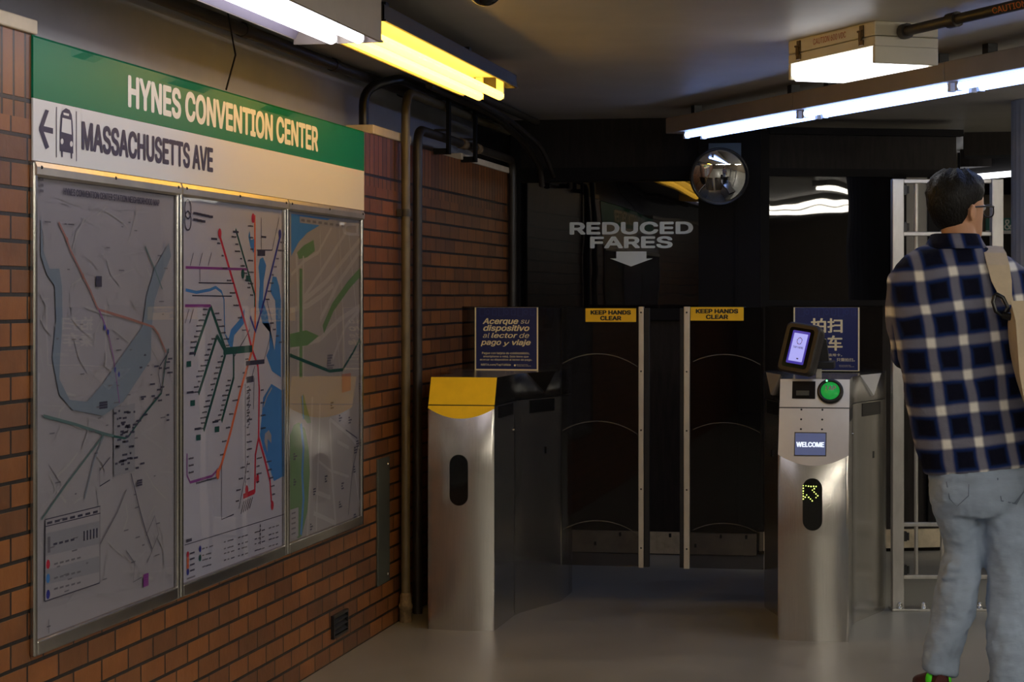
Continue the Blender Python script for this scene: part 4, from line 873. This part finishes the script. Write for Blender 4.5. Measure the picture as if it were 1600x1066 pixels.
# posters on the shields
def poster(x0, x1, y0, y1, label, lang):
    p, q = gy(x0, y1), gy(x1, y0); t = thing('poster', label, 'poster', (p.x, YD, p.z)); W_, H_ = q.x-p.x, q.z-p.z
    PX = lambda f, g, o_=0: Vector((p.x+W_*f, YD-0.0022-o_, p.z+H_*g))
    m = MB(); m.bounds((p.x, YD-0.002, p.z), (q.x, YD-0.0006, q.z)); m.build('border', M_postb, t)
    m = MB(); m.flat([PX(0.022, 0.03 if lang == 'es' else 0.012), PX(0.978, 0.03 if lang == 'es' else 0.012), PX(0.978, 0.998), PX(0.022, 0.998)]); m.build('field', M_poster, t)
    m = MB()
    def outline(cx, cy, w_, h_, th=0.0022):
        for (ax_, az_, bw_, bh_) in ((0, h_/2, w_, th), (0, -h_/2, w_, th), (-w_/2, 0, th, h_), (w_/2, 0, th, h_)):
            o = PX(cx, cy, 0.0005)+Vector((ax_, 0, az_)); m.flat([o+Vector((-bw_/2, 0, -bh_/2)), o+Vector((bw_/2, 0, -bh_/2)), o+Vector((bw_/2, 0, bh_/2)), o+Vector((-bw_/2, 0, bh_/2))])
    for k in range(3):
        outline(0.12+0.30*k, 0.925, 0.022, 0.034); outline(0.31+0.30*k, 0.925, 0.016, 0.026)
        cx_ = 0.205+0.30*k; o = PX(cx_, 0.925, 0.0005)
        for j in range(12):
            a0, a1 = 2*math.pi*j/12, 2*math.pi*(j+1)/12; m.flat([o+Vector((r*math.cos(a), 0, r*1.3*math.sin(a))) for r, a in ((0.009, a0), (0.009, a1), (0.0065, a1), (0.0065, a0))])
    m.build('icon_row', M_posteri, t)
    m = MB(); tx = lambda s, f0, f1, g0, g1, b=0.045, sh=0.0, c=False: put_text(m, s, PX(f0, g0, 0.001), UX, UZ, W_*(f1-f0), H_*(g1-g0), 0, b, sh, c)
    if lang == 'es':
        tx('Acerque', .125, .69, .715, .83, .045, .25); tx('su', .725, .865, .745, .805, 0, .25)
        tx('dispositivo', .135, .865, .605, .725, .045, .25); tx('al', .13, .235, .52, .60, 0, .25); tx('lector', .26, .675, .52, .60, .045, .25); tx('de', .705, .86, .52, .60, 0, .25)
        tx('pago', .095, .42, .385, .475, .045, .25); tx('y', .445, .55, .385, .455, .045, .25); tx('viaje', .59, .885, .385, .495, .045, .25)
        tx('Pague con tarjeta de crédito/débito,', .115, .865, .255, .30, .015); tx('smartphone o reloj. Solo tiene que', .135, .85, .205, .245, .015); tx('acercar su dispositivo al lector de pago.', .08, .905, .155, .195, .015)
        tx('MBTA.com/TapToRide', .10, .57, .075, .115, .02)
        tx('Massachusetts Bay', .66, .84, .093, .108, 0); tx('Transportation Authority', .66, .89, .072, .088, 0)
        o = PX(.635, .09, 0.001); m.flat([o+Vector((0.0045*math.cos(a), 0, 0.0045*math.sin(a))) for a in [2*math.pi*k/14 for k in range(14)]])
    else:
        tx('拍扫', .26, .745, .60, .83, .035, 0, True); tx('乘车', .26, .745, .32, .56, .035, 0, True)
        tx('信用卡，', .525, .735, .23, .275, .015, 0, True); tx('售，只需拍扫。', .525, .93, .15, .205, .015, 0, True)
        tx('Massachusetts Bay', .69, .87, .083, .096, 0); tx('Transportation Authority', .69, .92, .063, .076, 0)
    m.build('lettering', M_postb, t)
poster(742, 841, 480.5, 579.5, 'navy spanish poster with cream bold lettering on the shield beside the brick wall', 'es')
poster(1240, 1343, 480.5, 579.5, 'navy chinese poster with large white characters behind the tap reader', 'zh')

# ================================================================== STEEL BARRIER
bp0 = at(1402, 955, 9.02); t = thing('steel_barrier', 'tall steel barrier frame with bars standing behind the person', 'barrier', (bp0.x, bp0.y, 0), PSI)
px = 9.02/FPX; lx = lambda x: (x-1402)*px
zt = lambda y: HC-(y-VY)*px
for x_ in (1402, 1557):
    m = MB(); m.bounds((lx(x_)-0.0245, -0.0245, 0.008), (lx(x_)+0.0245, 0.0245, zt(280))); po = m.build('post', M_galv, t, bevel=0.003, local=True)
    m = MB(); m.bounds((lx(x_)-0.03, -0.05, 0.0), (lx(x_)+0.13 if x_ < 1500 else lx(x_)+0.04, 0.05, 0.010)) if x_ < 1500 else m.bounds((lx(x_)-0.10, -0.05, 0.0), (lx(x_)+0.04, 0.05, 0.010)); m.build('base_plate', M_galv, po, bevel=0.002, local=True)
    for xo_ in ((0.004, 0.105) if x_ < 1500 else (-0.08, 0.01)):
        m = MB(); m.lathe([(0.014, 0), (0.014, 0.004), (0.011, 0.005), (0.011, 0.018), (0.008, 0.026), (0, 0.029)], (lx(x_)+xo_, -0.036, 0.010), (0, 0, 1), 12); m.build('nut', M_steel2, po, local=True)
for y_ in (283.5, 365.5, 819.5, 901.5):
    m = MB(); m.bounds((lx(1411), -0.012, zt(y_)-0.009), (lx(1548), 0.012, zt(y_)+0.009)); m.build('rail', M_galv, t, bevel=0.003, local=True)
for x_ in (1431.5, 1472, 1512):
    m = MB(); m.tube([(lx(x_), 0.0, zt(898)), (lx(x_), 0.0, zt(287))], 0.0085, 10); m.build('bar', M_galv, t, local=True)
for y_ in (297, 355, 838, 890):
    m = MB(); m.bounds((lx(1411), -0.018, zt(y_)-0.02), (lx(1416), 0.018, zt(y_)+0.02)); m.tube([(lx(1417.5), -0.012, zt(y_)-0.016), (lx(1417.5), -0.012, zt(y_)+0.016)], 0.007, 8); m.build('hinge', M_black, t, local=True)
m = MB(); slab(m, A, AB, NB, sab(1413), sab(1447), 1.31, 1.95, 0.02); struct('trim_5', m, pbr('grey_upright_slab', S(116, 110, 100), 0.5))  # plain pale grey slab at the end of the angled window

# ================================================================== THE PERSON
DP = 7.05; PS = DP/FPX
root = at(1500, 463, DP); root.z = 0
person = thing('person', 'person in blue plaid shirt and pale jeans seen from behind, head turned to the side', 'person', root, PSI)
def lp(x, y, dy=0.0): return Vector(((x-1500)*PS, dy, HC-(y-VY)*PS))
def sring(c, a, b, n=28, e=2.3, tilt=0.0, flat_=0.0):
    out = []
    for k in range(n):
        t_ = 2*math.pi*k/n; ct, st = math.cos(t_), math.sin(t_)
        x = a*math.copysign(abs(ct)**(2/e), ct); y = b*math.copysign(abs(st)**(2/e), st)
        out.append(Vector((c[0]+x, c[1]+y, c[2]+x*tilt)))
    return out
def ell(mb, c, r, n=14, axes=None):
    rings = []
    for i in range(1, 8):
        a_ = -math.pi/2+math.pi*i/8; rings.append([Vector((r[0]*math.cos(a_)*math.cos(2*math.pi*k/n), r[1]*math.cos(a_)*math.sin(2*math.pi*k/n), r[2]*math.sin(a_))) for k in range(n)])
    if axes is not None: rings = [[axes @ p for p in q] for q in rings]
    mb.loft([[p+Vector(c) for p in q] for q in rings])
def fuse(mb, name, mats, parent, voxel, smooth=6, disp=0.0, dsize=0.1):
    """one closed skin from overlapping shapes"""
    o = mb.build('tmp', mats, None)
    md = o.modifiers.new('r', 'REMESH'); md.mode = 'VOXEL'; md.voxel_size = voxel; md.use_smooth_shade = True
    md = o.modifiers.new('s', 'SMOOTH'); md.factor = 0.5; md.iterations = smooth
    if disp:
        tx = bpy.data.textures.new('folds', 'CLOUDS'); tx.noise_scale = dsize; tx.noise_depth = 2
        md = o.modifiers.new('d', 'DISPLACE'); md.texture = tx; md.strength = disp; md.mid_level = 0.5; md.texture_coords = 'LOCAL'
    dg = bpy.context.evaluated_depsgraph_get(); me = bpy.data.meshes.new_from_object(o.evaluated_get(dg))
    old = o.data; bpy.data.objects.remove(o); bpy.data.meshes.remove(old)
    me.name = name; me.polygons.foreach_set('use_smooth', [True]*len(me.polygons))
    r = bpy.data.objects.new(name, me); COL.objects.link(r); r.parent = parent
    return r
M_skin = pbr('skin', S(196, 146, 112), 0.5, noise=0.05, nscale=20)
M_hair = pbr('black_hair', S(13, 11, 10), 0.55, bump=0.6, bscale=160, stretch=(1, 1, 0.35), spec=0.3)
# head frame
TH = math.radians(55); HF = Vector((math.sin(TH), math.cos(TH), 0)); HRt = Vector((math.cos(TH), -math.sin(TH), 0))
CHIN = Vector(((1500-1500)*PS, 0.03, 1.508))
HP = lambda x, y, z: CHIN+HRt*x+HF*y+Vector((0, 0, z))
HEAD = [(0.0, .026, .082, .030), (.012, .042, .090, -.005), (.035, .057, .093, -.050), (.065, .066, .091, -.080), (.095, .071, .094, -.094), (.13, .0765, .093, -.100), (.165, .077, .090, -.100), (.195, .070, .076, -.088), (.217, .053, .050, -.066), (.232, .022, .012, -.030)]
def hsurf(z, phi, grow=0.0):
    z = max(HEAD[0][0], min(HEAD[-1][0], z))
    for A_, B_ in zip(HEAD, HEAD[1:]):
        if A_[0] <= z <= B_[0]:
            f_ = (z-A_[0])/(B_[0]-A_[0]); w_, yf, yb = [A_[i]+(B_[i]-A_[i])*f_ for i in (1, 2, 3)]; break
    return HP((w_+grow)*math.sin(phi), (yf+yb)/2+((yf-yb)/2+grow)*math.cos(phi), z)
b = MB()
b.loft([[hsurf(h[0], 2*math.pi*k/28) for k in range(28)] for h in HEAD])
b.loft([[HP(x*sx, y, z) for x, y in ((-1, .088), (-.6, .088+dy), (0, .094+dy), (.6, .088+dy), (1, .088), (0, .07))] for z, sx, dy in ((.072, .012, .004), (.080, .017, .018), (.095, .012, .014), (.122, .007, .002))])
b.loft([[HP(x, y, z) for x, y in ((-.022, .088), (0, .099), (.022, .088), (0, .07))] for z in (.044, .052, .060)])
for s_ in (-1, 1):
    b.loft([[HP(s_*(.070+.016*o_), -.012+.016*math.cos(t_)*r_-0.008*o_, .096+.030*math.sin(t_)*r_) for t_ in [2*math.pi*k/14 for k in range(14)]] for o_, r_ in ((0, .7), (.5, .9), (1.0, 1.0), (1.2, .8))])
NK = Vector((0.010, -0.005, 0))
b.loft([sring((CHIN.x+NK.x*(1-f_)-0.004*f_, 0.0+0.03*f_-0.012, 1.40+0.17*f_), .062-.006*f_, .064-.006*f_, 20, 2) for f_ in (0, .3, .6, 1)])
def P3(x, y, z): return Vector((x, y, z))
SHL, SHR = P3(-.165, 0, 1.40), P3(.185, .01, 1.395)
ELL, ELR = P3(-.150, .13, 1.13), P3(.255, .10, 1.10)
WRL, WRR = P3(-.05, .34, 1.20), P3(.12, .34, 1.17)
b.loft([sring((cx_, 0.0, z_), a_, b_, 24) for z_, cx_, a_, b_ in ((1.44, 0, .07, .06), (1.40, .01, .16, .08), (1.30, .01, .165, .095), (1.10, .02, .15, .09), (.95, .05, .15, .095), (.84, .07, .155, .10), (.77, .07, .14, .095))])
b.tube([SHL, ELL], [.05, .042], 14); b.tube([ELL, WRL], [.042, .027], 14); b.tube([SHR, ELR], [.05, .042], 14); b.tube([ELR, WRR], [.042, .027], 14)
LEGL = [lp(1490, 745), lp(1500, 806), lp(1508, 868, .02), lp(1482, 982), lp(1466, 1060)]
LEGR = [lp(1568, 745), lp(1571, 806, -.01), lp(1575, 870, -.01), lp(1567, 1000, -.08), lp(1562, 1074, -.12)]
for L_ in (LEGL, LEGR): b.tube(L_, [.07, .062, .05, .046, .034], 16)
def hand(mb, wr, el, side):
    d = (wr-el).normalized(); up = P3(0, 0, 1); up = (up-d*up.dot(d)).normalized(); sd = d.cross(up)*side
    c = wr+d*.045; rot = Matrix((sd, d, up)).transposed()
    mb.box(c, (.026, .09, .08), 0, rot)
    for k, ln in enumerate((.068, .078, .074, .058)):
        o = wr+d*.085+up*(.03-.02*k); p1 = o+d*ln*.42-sd*.006; p2 = p1+d*ln*.28-sd*.022; p3 = p2+d*ln*.10-sd*.024
        mb.tube([o-d*.02, o, p1, p2, p3], [.0095, .0095, .009, .0085, .007], 8)
    o = wr+d*.03+up*.034; mb.tube([o-up*.012, o+up*.018+d*.02-sd*.008, o+up*.028+d*.045-sd*.020, o+up*.026+d*.066-sd*.03], [.012, .011, .010, .008], 8)
hand(b, WRL, ELL, 1); hand(b, WRR, ELR, -1)
for L_ in (LEGL, LEGR):
    f0 = L_[-1]; b.loft([sring((f0.x-0.01*k, f0.y-.03+.07*k, .05), .03, .03, 12) for k in range(3)])
fuse(b, 'body', M_skin, person, .0055, 3)
# eyes
for s_ in (-1, 1):
    q = MB(); ell(q, HP(s_*.031, .083, .118), (.012, .012, .012)); q.build('eye', pbr('eye_white', S(225, 220, 212), 0.2) if s_ < 0 else MATS['eye_white'], person, local=True)
# hair: a close shell with a hairline, longer on top
h = MB(); rows = []; NP = 48
def low(phi):
    a_ = abs((phi+math.pi) % (2*math.pi)-math.pi)     # 0 = face, pi = nape
    k = [(0, .192), (.5, .188), (.9, .165), (1.15, .142), (1.45, .135), (1.7, .120), (2.0, .075), (2.5, .035), (math.pi, .028)]
    for (a0, z0), (a1, z1) in zip(k, k[1:]):
        if a0 <= a_ <= a1: return z0+(z1-z0)*(a_-a0)/(a1-a0)
    return .03
rng = random.Random(3)
for i in range(15):
    f_ = i/14; ring = []
    for k in range(NP):
        phi = 2*math.pi*k/NP; zl = low(phi); z = zl+(.232-zl)*f_
        g = .003+.013*min(1, f_*2.2)+rng.uniform(-.0012, .0012)*(f_ > .1)+rng.uniform(-.004, .005)*(f_ > .5)
        p = hsurf(z, phi, g); p.z += .012*max(0, f_-.55)/.45+(0.004*math.sin(phi*9)*(f_ > .6)); ring.append(p)
    rows.append(ring)
inner = [[hsurf(low(2*math.pi*k/NP)+.004, 2*math.pi*k/NP, -.004) for k in range(NP)]]
h.loft(inner+rows, 0, True, True); h.build('hair', M_hair, person, local=True)
# glasses
def gl_pt(x, y, z): return HP(x, y, z)
gm = MB()
for s_ in (-1, 1):
    rim = [gl_pt(s_*(.034+.026*math.copysign(abs(math.cos(t_))**.7, math.cos(t_))), .111-.006*abs(math.cos(t_)) if math.cos(t_) > 0 else .113, .107+.020*math.copysign(abs(math.sin(t_))**.7, math.sin(t_))) for t_ in [2*math.pi*k/24 for k in range(25)]]
    gm.tube(rim, .0026, 8, 0, False); gm.tube([gl_pt(s_*.060, .106, .120), gl_pt(s_*.071, .092, .121), gl_pt(s_*.079, .03, .119), gl_pt(s_*.083, -.012, .116), gl_pt(s_*.083, -.03, .104)], .0028, 8)
gm.tube([gl_pt(-.009, .114, .110), gl_pt(0, .117, .113), gl_pt(.009, .114, .110)], .0024, 8)
gg = gm.build('glasses', M_black, person, local=True)
for s_ in (-1, 1):
    q = MB(); q.flat([gl_pt(s_*(.034+.025*math.copysign(abs(math.cos(t_))**.7, math.cos(t_))), .1105, .107+.0185*math.copysign(abs(math.sin(t_))**.7, math.sin(t_))) for t_ in [2*math.pi*k/24 for k in range(24)]]); q.build('lens', M_glassmap, gg, local=True)
# plaid cloth
def plaid():
    m, nt, b = newmat('blue_plaid_cloth'); tc = N(nt, 'ShaderNodeTexCoord'); sx = N(nt, 'ShaderNodeSeparateXYZ'); nt.links.new(tc.outputs['Object'], sx.inputs[0])
    def M2(op, a, b_=None, c=None):
        n = N(nt, 'ShaderNodeMath', _operation=op)
        for i, v in enumerate((a, b_, c)):
            if v is None: continue
            if isinstance(v, (int, float)): n.inputs[i].default_value = v
            else: nt.links.new(v, n.inputs[i])
        return n.outputs[0]
    u = M2('MULTIPLY_ADD', sx.outputs['Z'], 0.155, sx.outputs['X']); v = M2('MULTIPLY_ADD', sx.outputs['X'], -0.10, sx.outputs['Z'])
    u0, v0 = -0.1527+0.155*(HC+39*PS), HC+39*PS
    nz = N(nt, 'ShaderNodeTexNoise', Scale=6.0, Detail=2.0); nt.links.new(tc.outputs['Object'], nz.inputs['Vector'])
    wob = M2('MULTIPLY_ADD', nz.outputs[0], 0.02, -0.01)
    def stripe(c, c0, per, wide):
        f = M2('FRACT', M2('MULTIPLY_ADD', M2('ADD', M2('ADD', c, -c0), wob), 1/per, 0.5+20)); d = M2('ABSOLUTE', M2('ADD', f, -0.5))
        def band(r0, r1):
            mr = N(nt, 'ShaderNodeMapRange', _interpolation_type='SMOOTHSTEP'); mr.inputs['From Min'].default_value = r1; mr.inputs['From Max'].default_value = r0
            nt.links.new(d, mr.inputs[0]); return mr.outputs[0]
        return band(wide*0.55, wide*1.35), band(wide*1.2, wide*2.1)
    a, ah = stripe(u, u0, 0.104, 0.14); c, ch = stripe(v, v0, 0.1115, 0.145)
    def mix(f, A_, B_):
        n = N(nt, 'ShaderNodeMix', _data_type='RGBA'); nt.links.new(f, n.inputs[0])
        for i, q in ((6, A_), (7, B_)):
            if isinstance(q, tuple): n.inputs[i].default_value = q
            else: nt.links.new(q, n.inputs[i])
        return n.outputs[2]
    halo = M2('MAXIMUM', ah, ch); one = M2('MAXIMUM', a, c); both = M2('MULTIPLY', a, c)
    col = mix(halo, S(9, 11, 30), S(18, 40, 92)); col = mix(one, col, S(112, 112, 128)); col = mix(both, col, S(236, 234, 228))
    nt.links.new(col, b.inputs['Base Color']); b.inputs['Roughness'].default_value = 0.85; b.inputs['Specular IOR Level'].default_value = 0.15
    n3 = N(nt, 'ShaderNodeTexNoise', Scale=14.0, Detail=4.0); nt.links.new(tc.outputs['Object'], n3.inputs['Vector'])
    bp = N(nt, 'ShaderNodeBump', Strength=0.5, Distance=0.02); nt.links.new(n3.outputs[0], bp.inputs['Height']); nt.links.new(bp.outputs[0], b.inputs['Normal'])
    return m
M_plaid = plaid()
q = MB(); rows = []
for y_, L_, R_2, dep, tl in ((383, 1452, 1532, .070, 0), (390, 1432, 1556, .082, -.02), (400, 1414, 1580, .094, -.03), (416, 1400, 1600, .105, -.02), (440, 1392, 1610, .115, 0), (475, 1392, 1612, .124, 0), (520, 1398, 1608, .127, .03), (570, 1408, 1606, .126, .05), (620, 1416, 1605, .124, .07), (670, 1427, 1608, .126, .09), (710, 1438, 1612, .130, .11), (733, 1446, 1615, .131, .12)):
    p = lp((L_+R_2)/2, y_); rows.append(sring((p.x, 0.0, p.z), (R_2-L_)/2*PS, dep, 36, 2.5, tl))
q.loft(rows)
q.tube([SHL+P3(.03, 0, -.01), SHL+P3(-.012, .005, -.03), (SHL+ELL)/2+P3(-.018, 0, 0), ELL+P3(0, 0, .01), ELL+P3(0, .02, -.005), (ELL+WRL)/2, WRL-(WRL-ELL)*.12], [.062, .068, .062, .056, .055, .050, .042], 18)
q.tube([SHR+P3(-.03, 0, -.01), SHR+P3(.015, .005, -.03), (SHR+ELR)/2+P3(.015, 0, 0), ELR+P3(0, 0, .01), ELR+P3(0, .02, -.005), (ELR+WRR)/2, WRR-(WRR-ELR)*.12], [.064, .070, .064, .058, .056, .050, .042], 18)
sh = fuse(q, 'shirt', M_plaid, person, .0075, 8, 0.016, 0.09)
q = MB(); cr = []; CS = Vector((0.03, 0, 0.055))
for r_, z_ in ((.064, 1.475), (.066, 1.520), (.0685, 1.534), (.074, 1.532), (.086, 1.508), (.099, 1.486)):
    ring = []
    for k in range(37):
        t_ = math.radians(105+330*k/36); tl = max(0, math.sin(t_))
        ring.append(Vector((-.016+r_*1.04*math.cos(t_), .004+r_*.95*math.sin(t_), z_-.03*tl))-CS)
    cr.append(ring)
q.loft(cr, 0, True, False, False); c_ = q.build('collar', M_plaid, sh, local=True); c_.location = CS
md = c_.modifiers.new('s', 'SOLIDIFY'); md.thickness = 0.004
# jeans
M_denim = pbr('pale_denim', S(150, 166, 188), 0.8, noise=0.18, nscale=7, bump=0.6, bscale=18, stretch=(0.6, 0.6, 1.3), spec=0.2)
M_seam = pbr('denim_seam', S(104, 118, 140), 0.8)
q = MB()
q.loft([sring((lp(cx_, y_).x, dy, lp(cx_, y_).z), hw*PS, dep, 30, 2.3) for y_, cx_, hw, dy, dep in ((690, 1530, 78, 0, .108), (715, 1531, 80, 0, .115), (740, 1532, 82, -.006, .122), (765, 1531, 79, -.008, .120), (785, 1531, 74, -.006, .112), (805, 1532, 64, -.004, .095))])
q.tube([lp(1491, 735, -.004), lp(1489, 765, -.006), lp(1493, 790, -.004), lp(1499, 815), lp(1506, 845, .015), lp(1508, 868, .02), lp(1502, 890, .012), lp(1497, 922), lp(1490, 955), lp(1481, 985), lp(1473, 1015), lp(1466, 1051)], [.078, .082, .078, .070, .064, .0625, .067, .071, .070, .066, .063, .060], 20)
q.tube([lp(1566, 735, -.006), lp(1566, 765, -.008), lp(1570, 806, -.01), lp(1575, 855, -.012), lp(1575, 890, -.02), lp(1573, 920, -.03), lp(1569, 960, -.05), lp(1566, 1000, -.07), lp(1564, 1040, -.10), lp(1562, 1085, -.12)], [.088, .092, .086, .080, .076, .074, .070, .066, .062, .062], 20)
for k, (x_, y_, r_) in enumerate(((1478, 884, .016), (1476, 897, .015), (1486, 912, .012))):
    q.tube([lp(x_-10, y_+5, -.03), lp(x_, y_, -.045), lp(x_+14, y_+1, -.05), lp(x_+26, y_+6, -.04)], [.004, r_, r_, .004], 8)
jn = fuse(q, 'jeans', M_denim, person, .0075, 4, 0.024, 0.065)
for nm, pts in (('back_pocket', [(1545, 742), (1602, 722), (1603, 768), (1580, 786), (1552, 778)]), ('back_pocket', [(1462, 752), (1500, 752), (1500, 770), (1478, 792), (1466, 782)])):
    q = MB(); dpt = -.128
    P_ = [lp(x, y, dpt) for x, y in pts]
    q.tube(P_[1:]+[P_[0]], .0022, 6); o = q.build(nm, M_seam, jn, local=True); md = o.modifiers.new('w', 'SHRINKWRAP'); md.target = jn; md.wrap_mode = 'ABOVE_SURFACE'; md.offset = 0.0018
# shoes
M_shoe = pbr('dark_red_shoe', S(70, 16, 14), 0.6); M_neon = pbr('neon_green_patch', S(80, 230, 30), 0.5); M_sole = pbr('shoe_sole', S(40, 38, 38), 0.7)
for (c_, ang) in ((Vector((lp(1465, 463).x, .012, 0)), math.radians(2)), (Vector((LEGR[-1].x, LEGR[-1].y+.045, 0)), math.radians(-6))):
    ro = Matrix.Rotation(ang, 3, 'Z'); sp_ = lambda x, y, z: c_+ro @ Vector((x, y, z))
    q = MB(); secs = [(-.065, .024, .085), (-.055, .036, .098), (-.01, .040, .100), (.05, .041, .078), (.12, .046, .060), (.18, .042, .045), (.205, .022, .034)]
    q.loft([[sp_(w_*math.cos(t_), y_, .018+max(0, math.sin(t_))**.7*(h_-.018) if math.sin(t_) > 0 else .018) for t_ in [2*math.pi*k/20 for k in range(20)]] for y_, w_, h_ in secs]); so = q.build('shoe', M_shoe, person, local=True)
    q = MB(); q.prism([(-.028, -.07), (.028, -.07), (.042, -.02), (.044, .10), (.046, .14), (.030, .20), (0, .215), (-.030, .20), (-.046, .14), (-.042, .02), (-.042, -.02)], sp_(0, 0, 0), ro @ Vector((1, 0, 0)), ro @ Vector((0, 1, 0)), UZ, .022); q.build('sole', M_sole, so, bevel=.004, local=True)
    for x_, z_ in ((-.034, .066), (-.010, .060), (.024, .062)):
        q = MB(); ell(q, sp_(x_, -.052+abs(x_)*.35, z_), (.014, .016, .024)); q.build('patch', M_neon, so, local=True)
# backpack
M_bag = pbr('tan_canvas', S(188, 172, 146), 0.8, noise=0.07, nscale=30, bump=0.2, bscale=120, spec=0.2)
M_bag2 = pbr('tan_canvas_strap', S(200, 184, 158), 0.75, noise=0.05, nscale=40, spec=0.2)
bag = thing('backpack', 'tan canvas backpack hanging by one strap from the shoulder of the person', 'backpack', root, PSI)
q = MB(); out = [(1556, 500), (1561, 472), (1575, 478), (1592, 506), (1640, 520), (1690, 560), (1714, 640), (1714, 740), (1692, 790), (1650, 798), (1618, 740), (1602, 685), (1588, 640), (1570, 590), (1560, 545)]
lay = [];  cx_, cy_ = 1620, 640
for dy, sc in ((-.135, .96), (-.150, 1.0), (-.20, 1.0), (-.235, .96), (-.255, .86)):
    lay.append([lp(cx_+(x-cx_)*sc, cy_+(y-cy_)*sc, dy) for x, y in out])
q.loft(lay); q.build('bag_body', M_bag, bag, local=True, sub=1)
def ribbon3(name, pts, mat, th=.006):
    q = MB(); L = [lp(a, y, d) for a, b, y, d in pts]; Rr = [lp(b, y, d) for a, b, y, d in pts]
    rings = [[l_, r_, r_+P3(0, th, 0), l_+P3(0, th, 0)] for l_, r_ in zip(L, Rr)]
    q.loft(rings, 0, False); return q.build(name, mat, bag, local=True, bevel=.0015)
ribbon3('shoulder_strap', [(1532, 1560, 396, .075), (1531, 1562, 384, .03), (1531, 1563, 386, -.03), (1529, 1563, 396, -.085), (1530, 1564, 415, -.120), (1535, 1566, 440, -.136), (1545, 1565, 462, -.148), (1552, 1568, 476, -.156)], M_bag2)
ribbon3('lower_strap', [(1550, 1572, 470, -.262), (1557, 1590, 500, -.266), (1560, 1592, 540, -.267), (1563, 1593, 580, -.267), (1570, 1598, 620, -.266), (1584, 1608, 660, -.264), (1604, 1626, 700, -.258)], M_bag2)
q = MB(); q.tube([lp(1537, 462, -.162), lp(1534, 472, -.166), lp(1538, 486, -.168), lp(1548, 494, -.17), lp(1556, 480, -.172), lp(1549, 465, -.168), lp(1540, 460, -.164), lp(1537, 462, -.162)], .007, 8); q.tube([lp(1548, 492, -.17), lp(1560, 494, -.18), lp(1572, 503, -.20)], [.012, .014, .006], 8); q.build('buckle', M_black, bag, local=True)
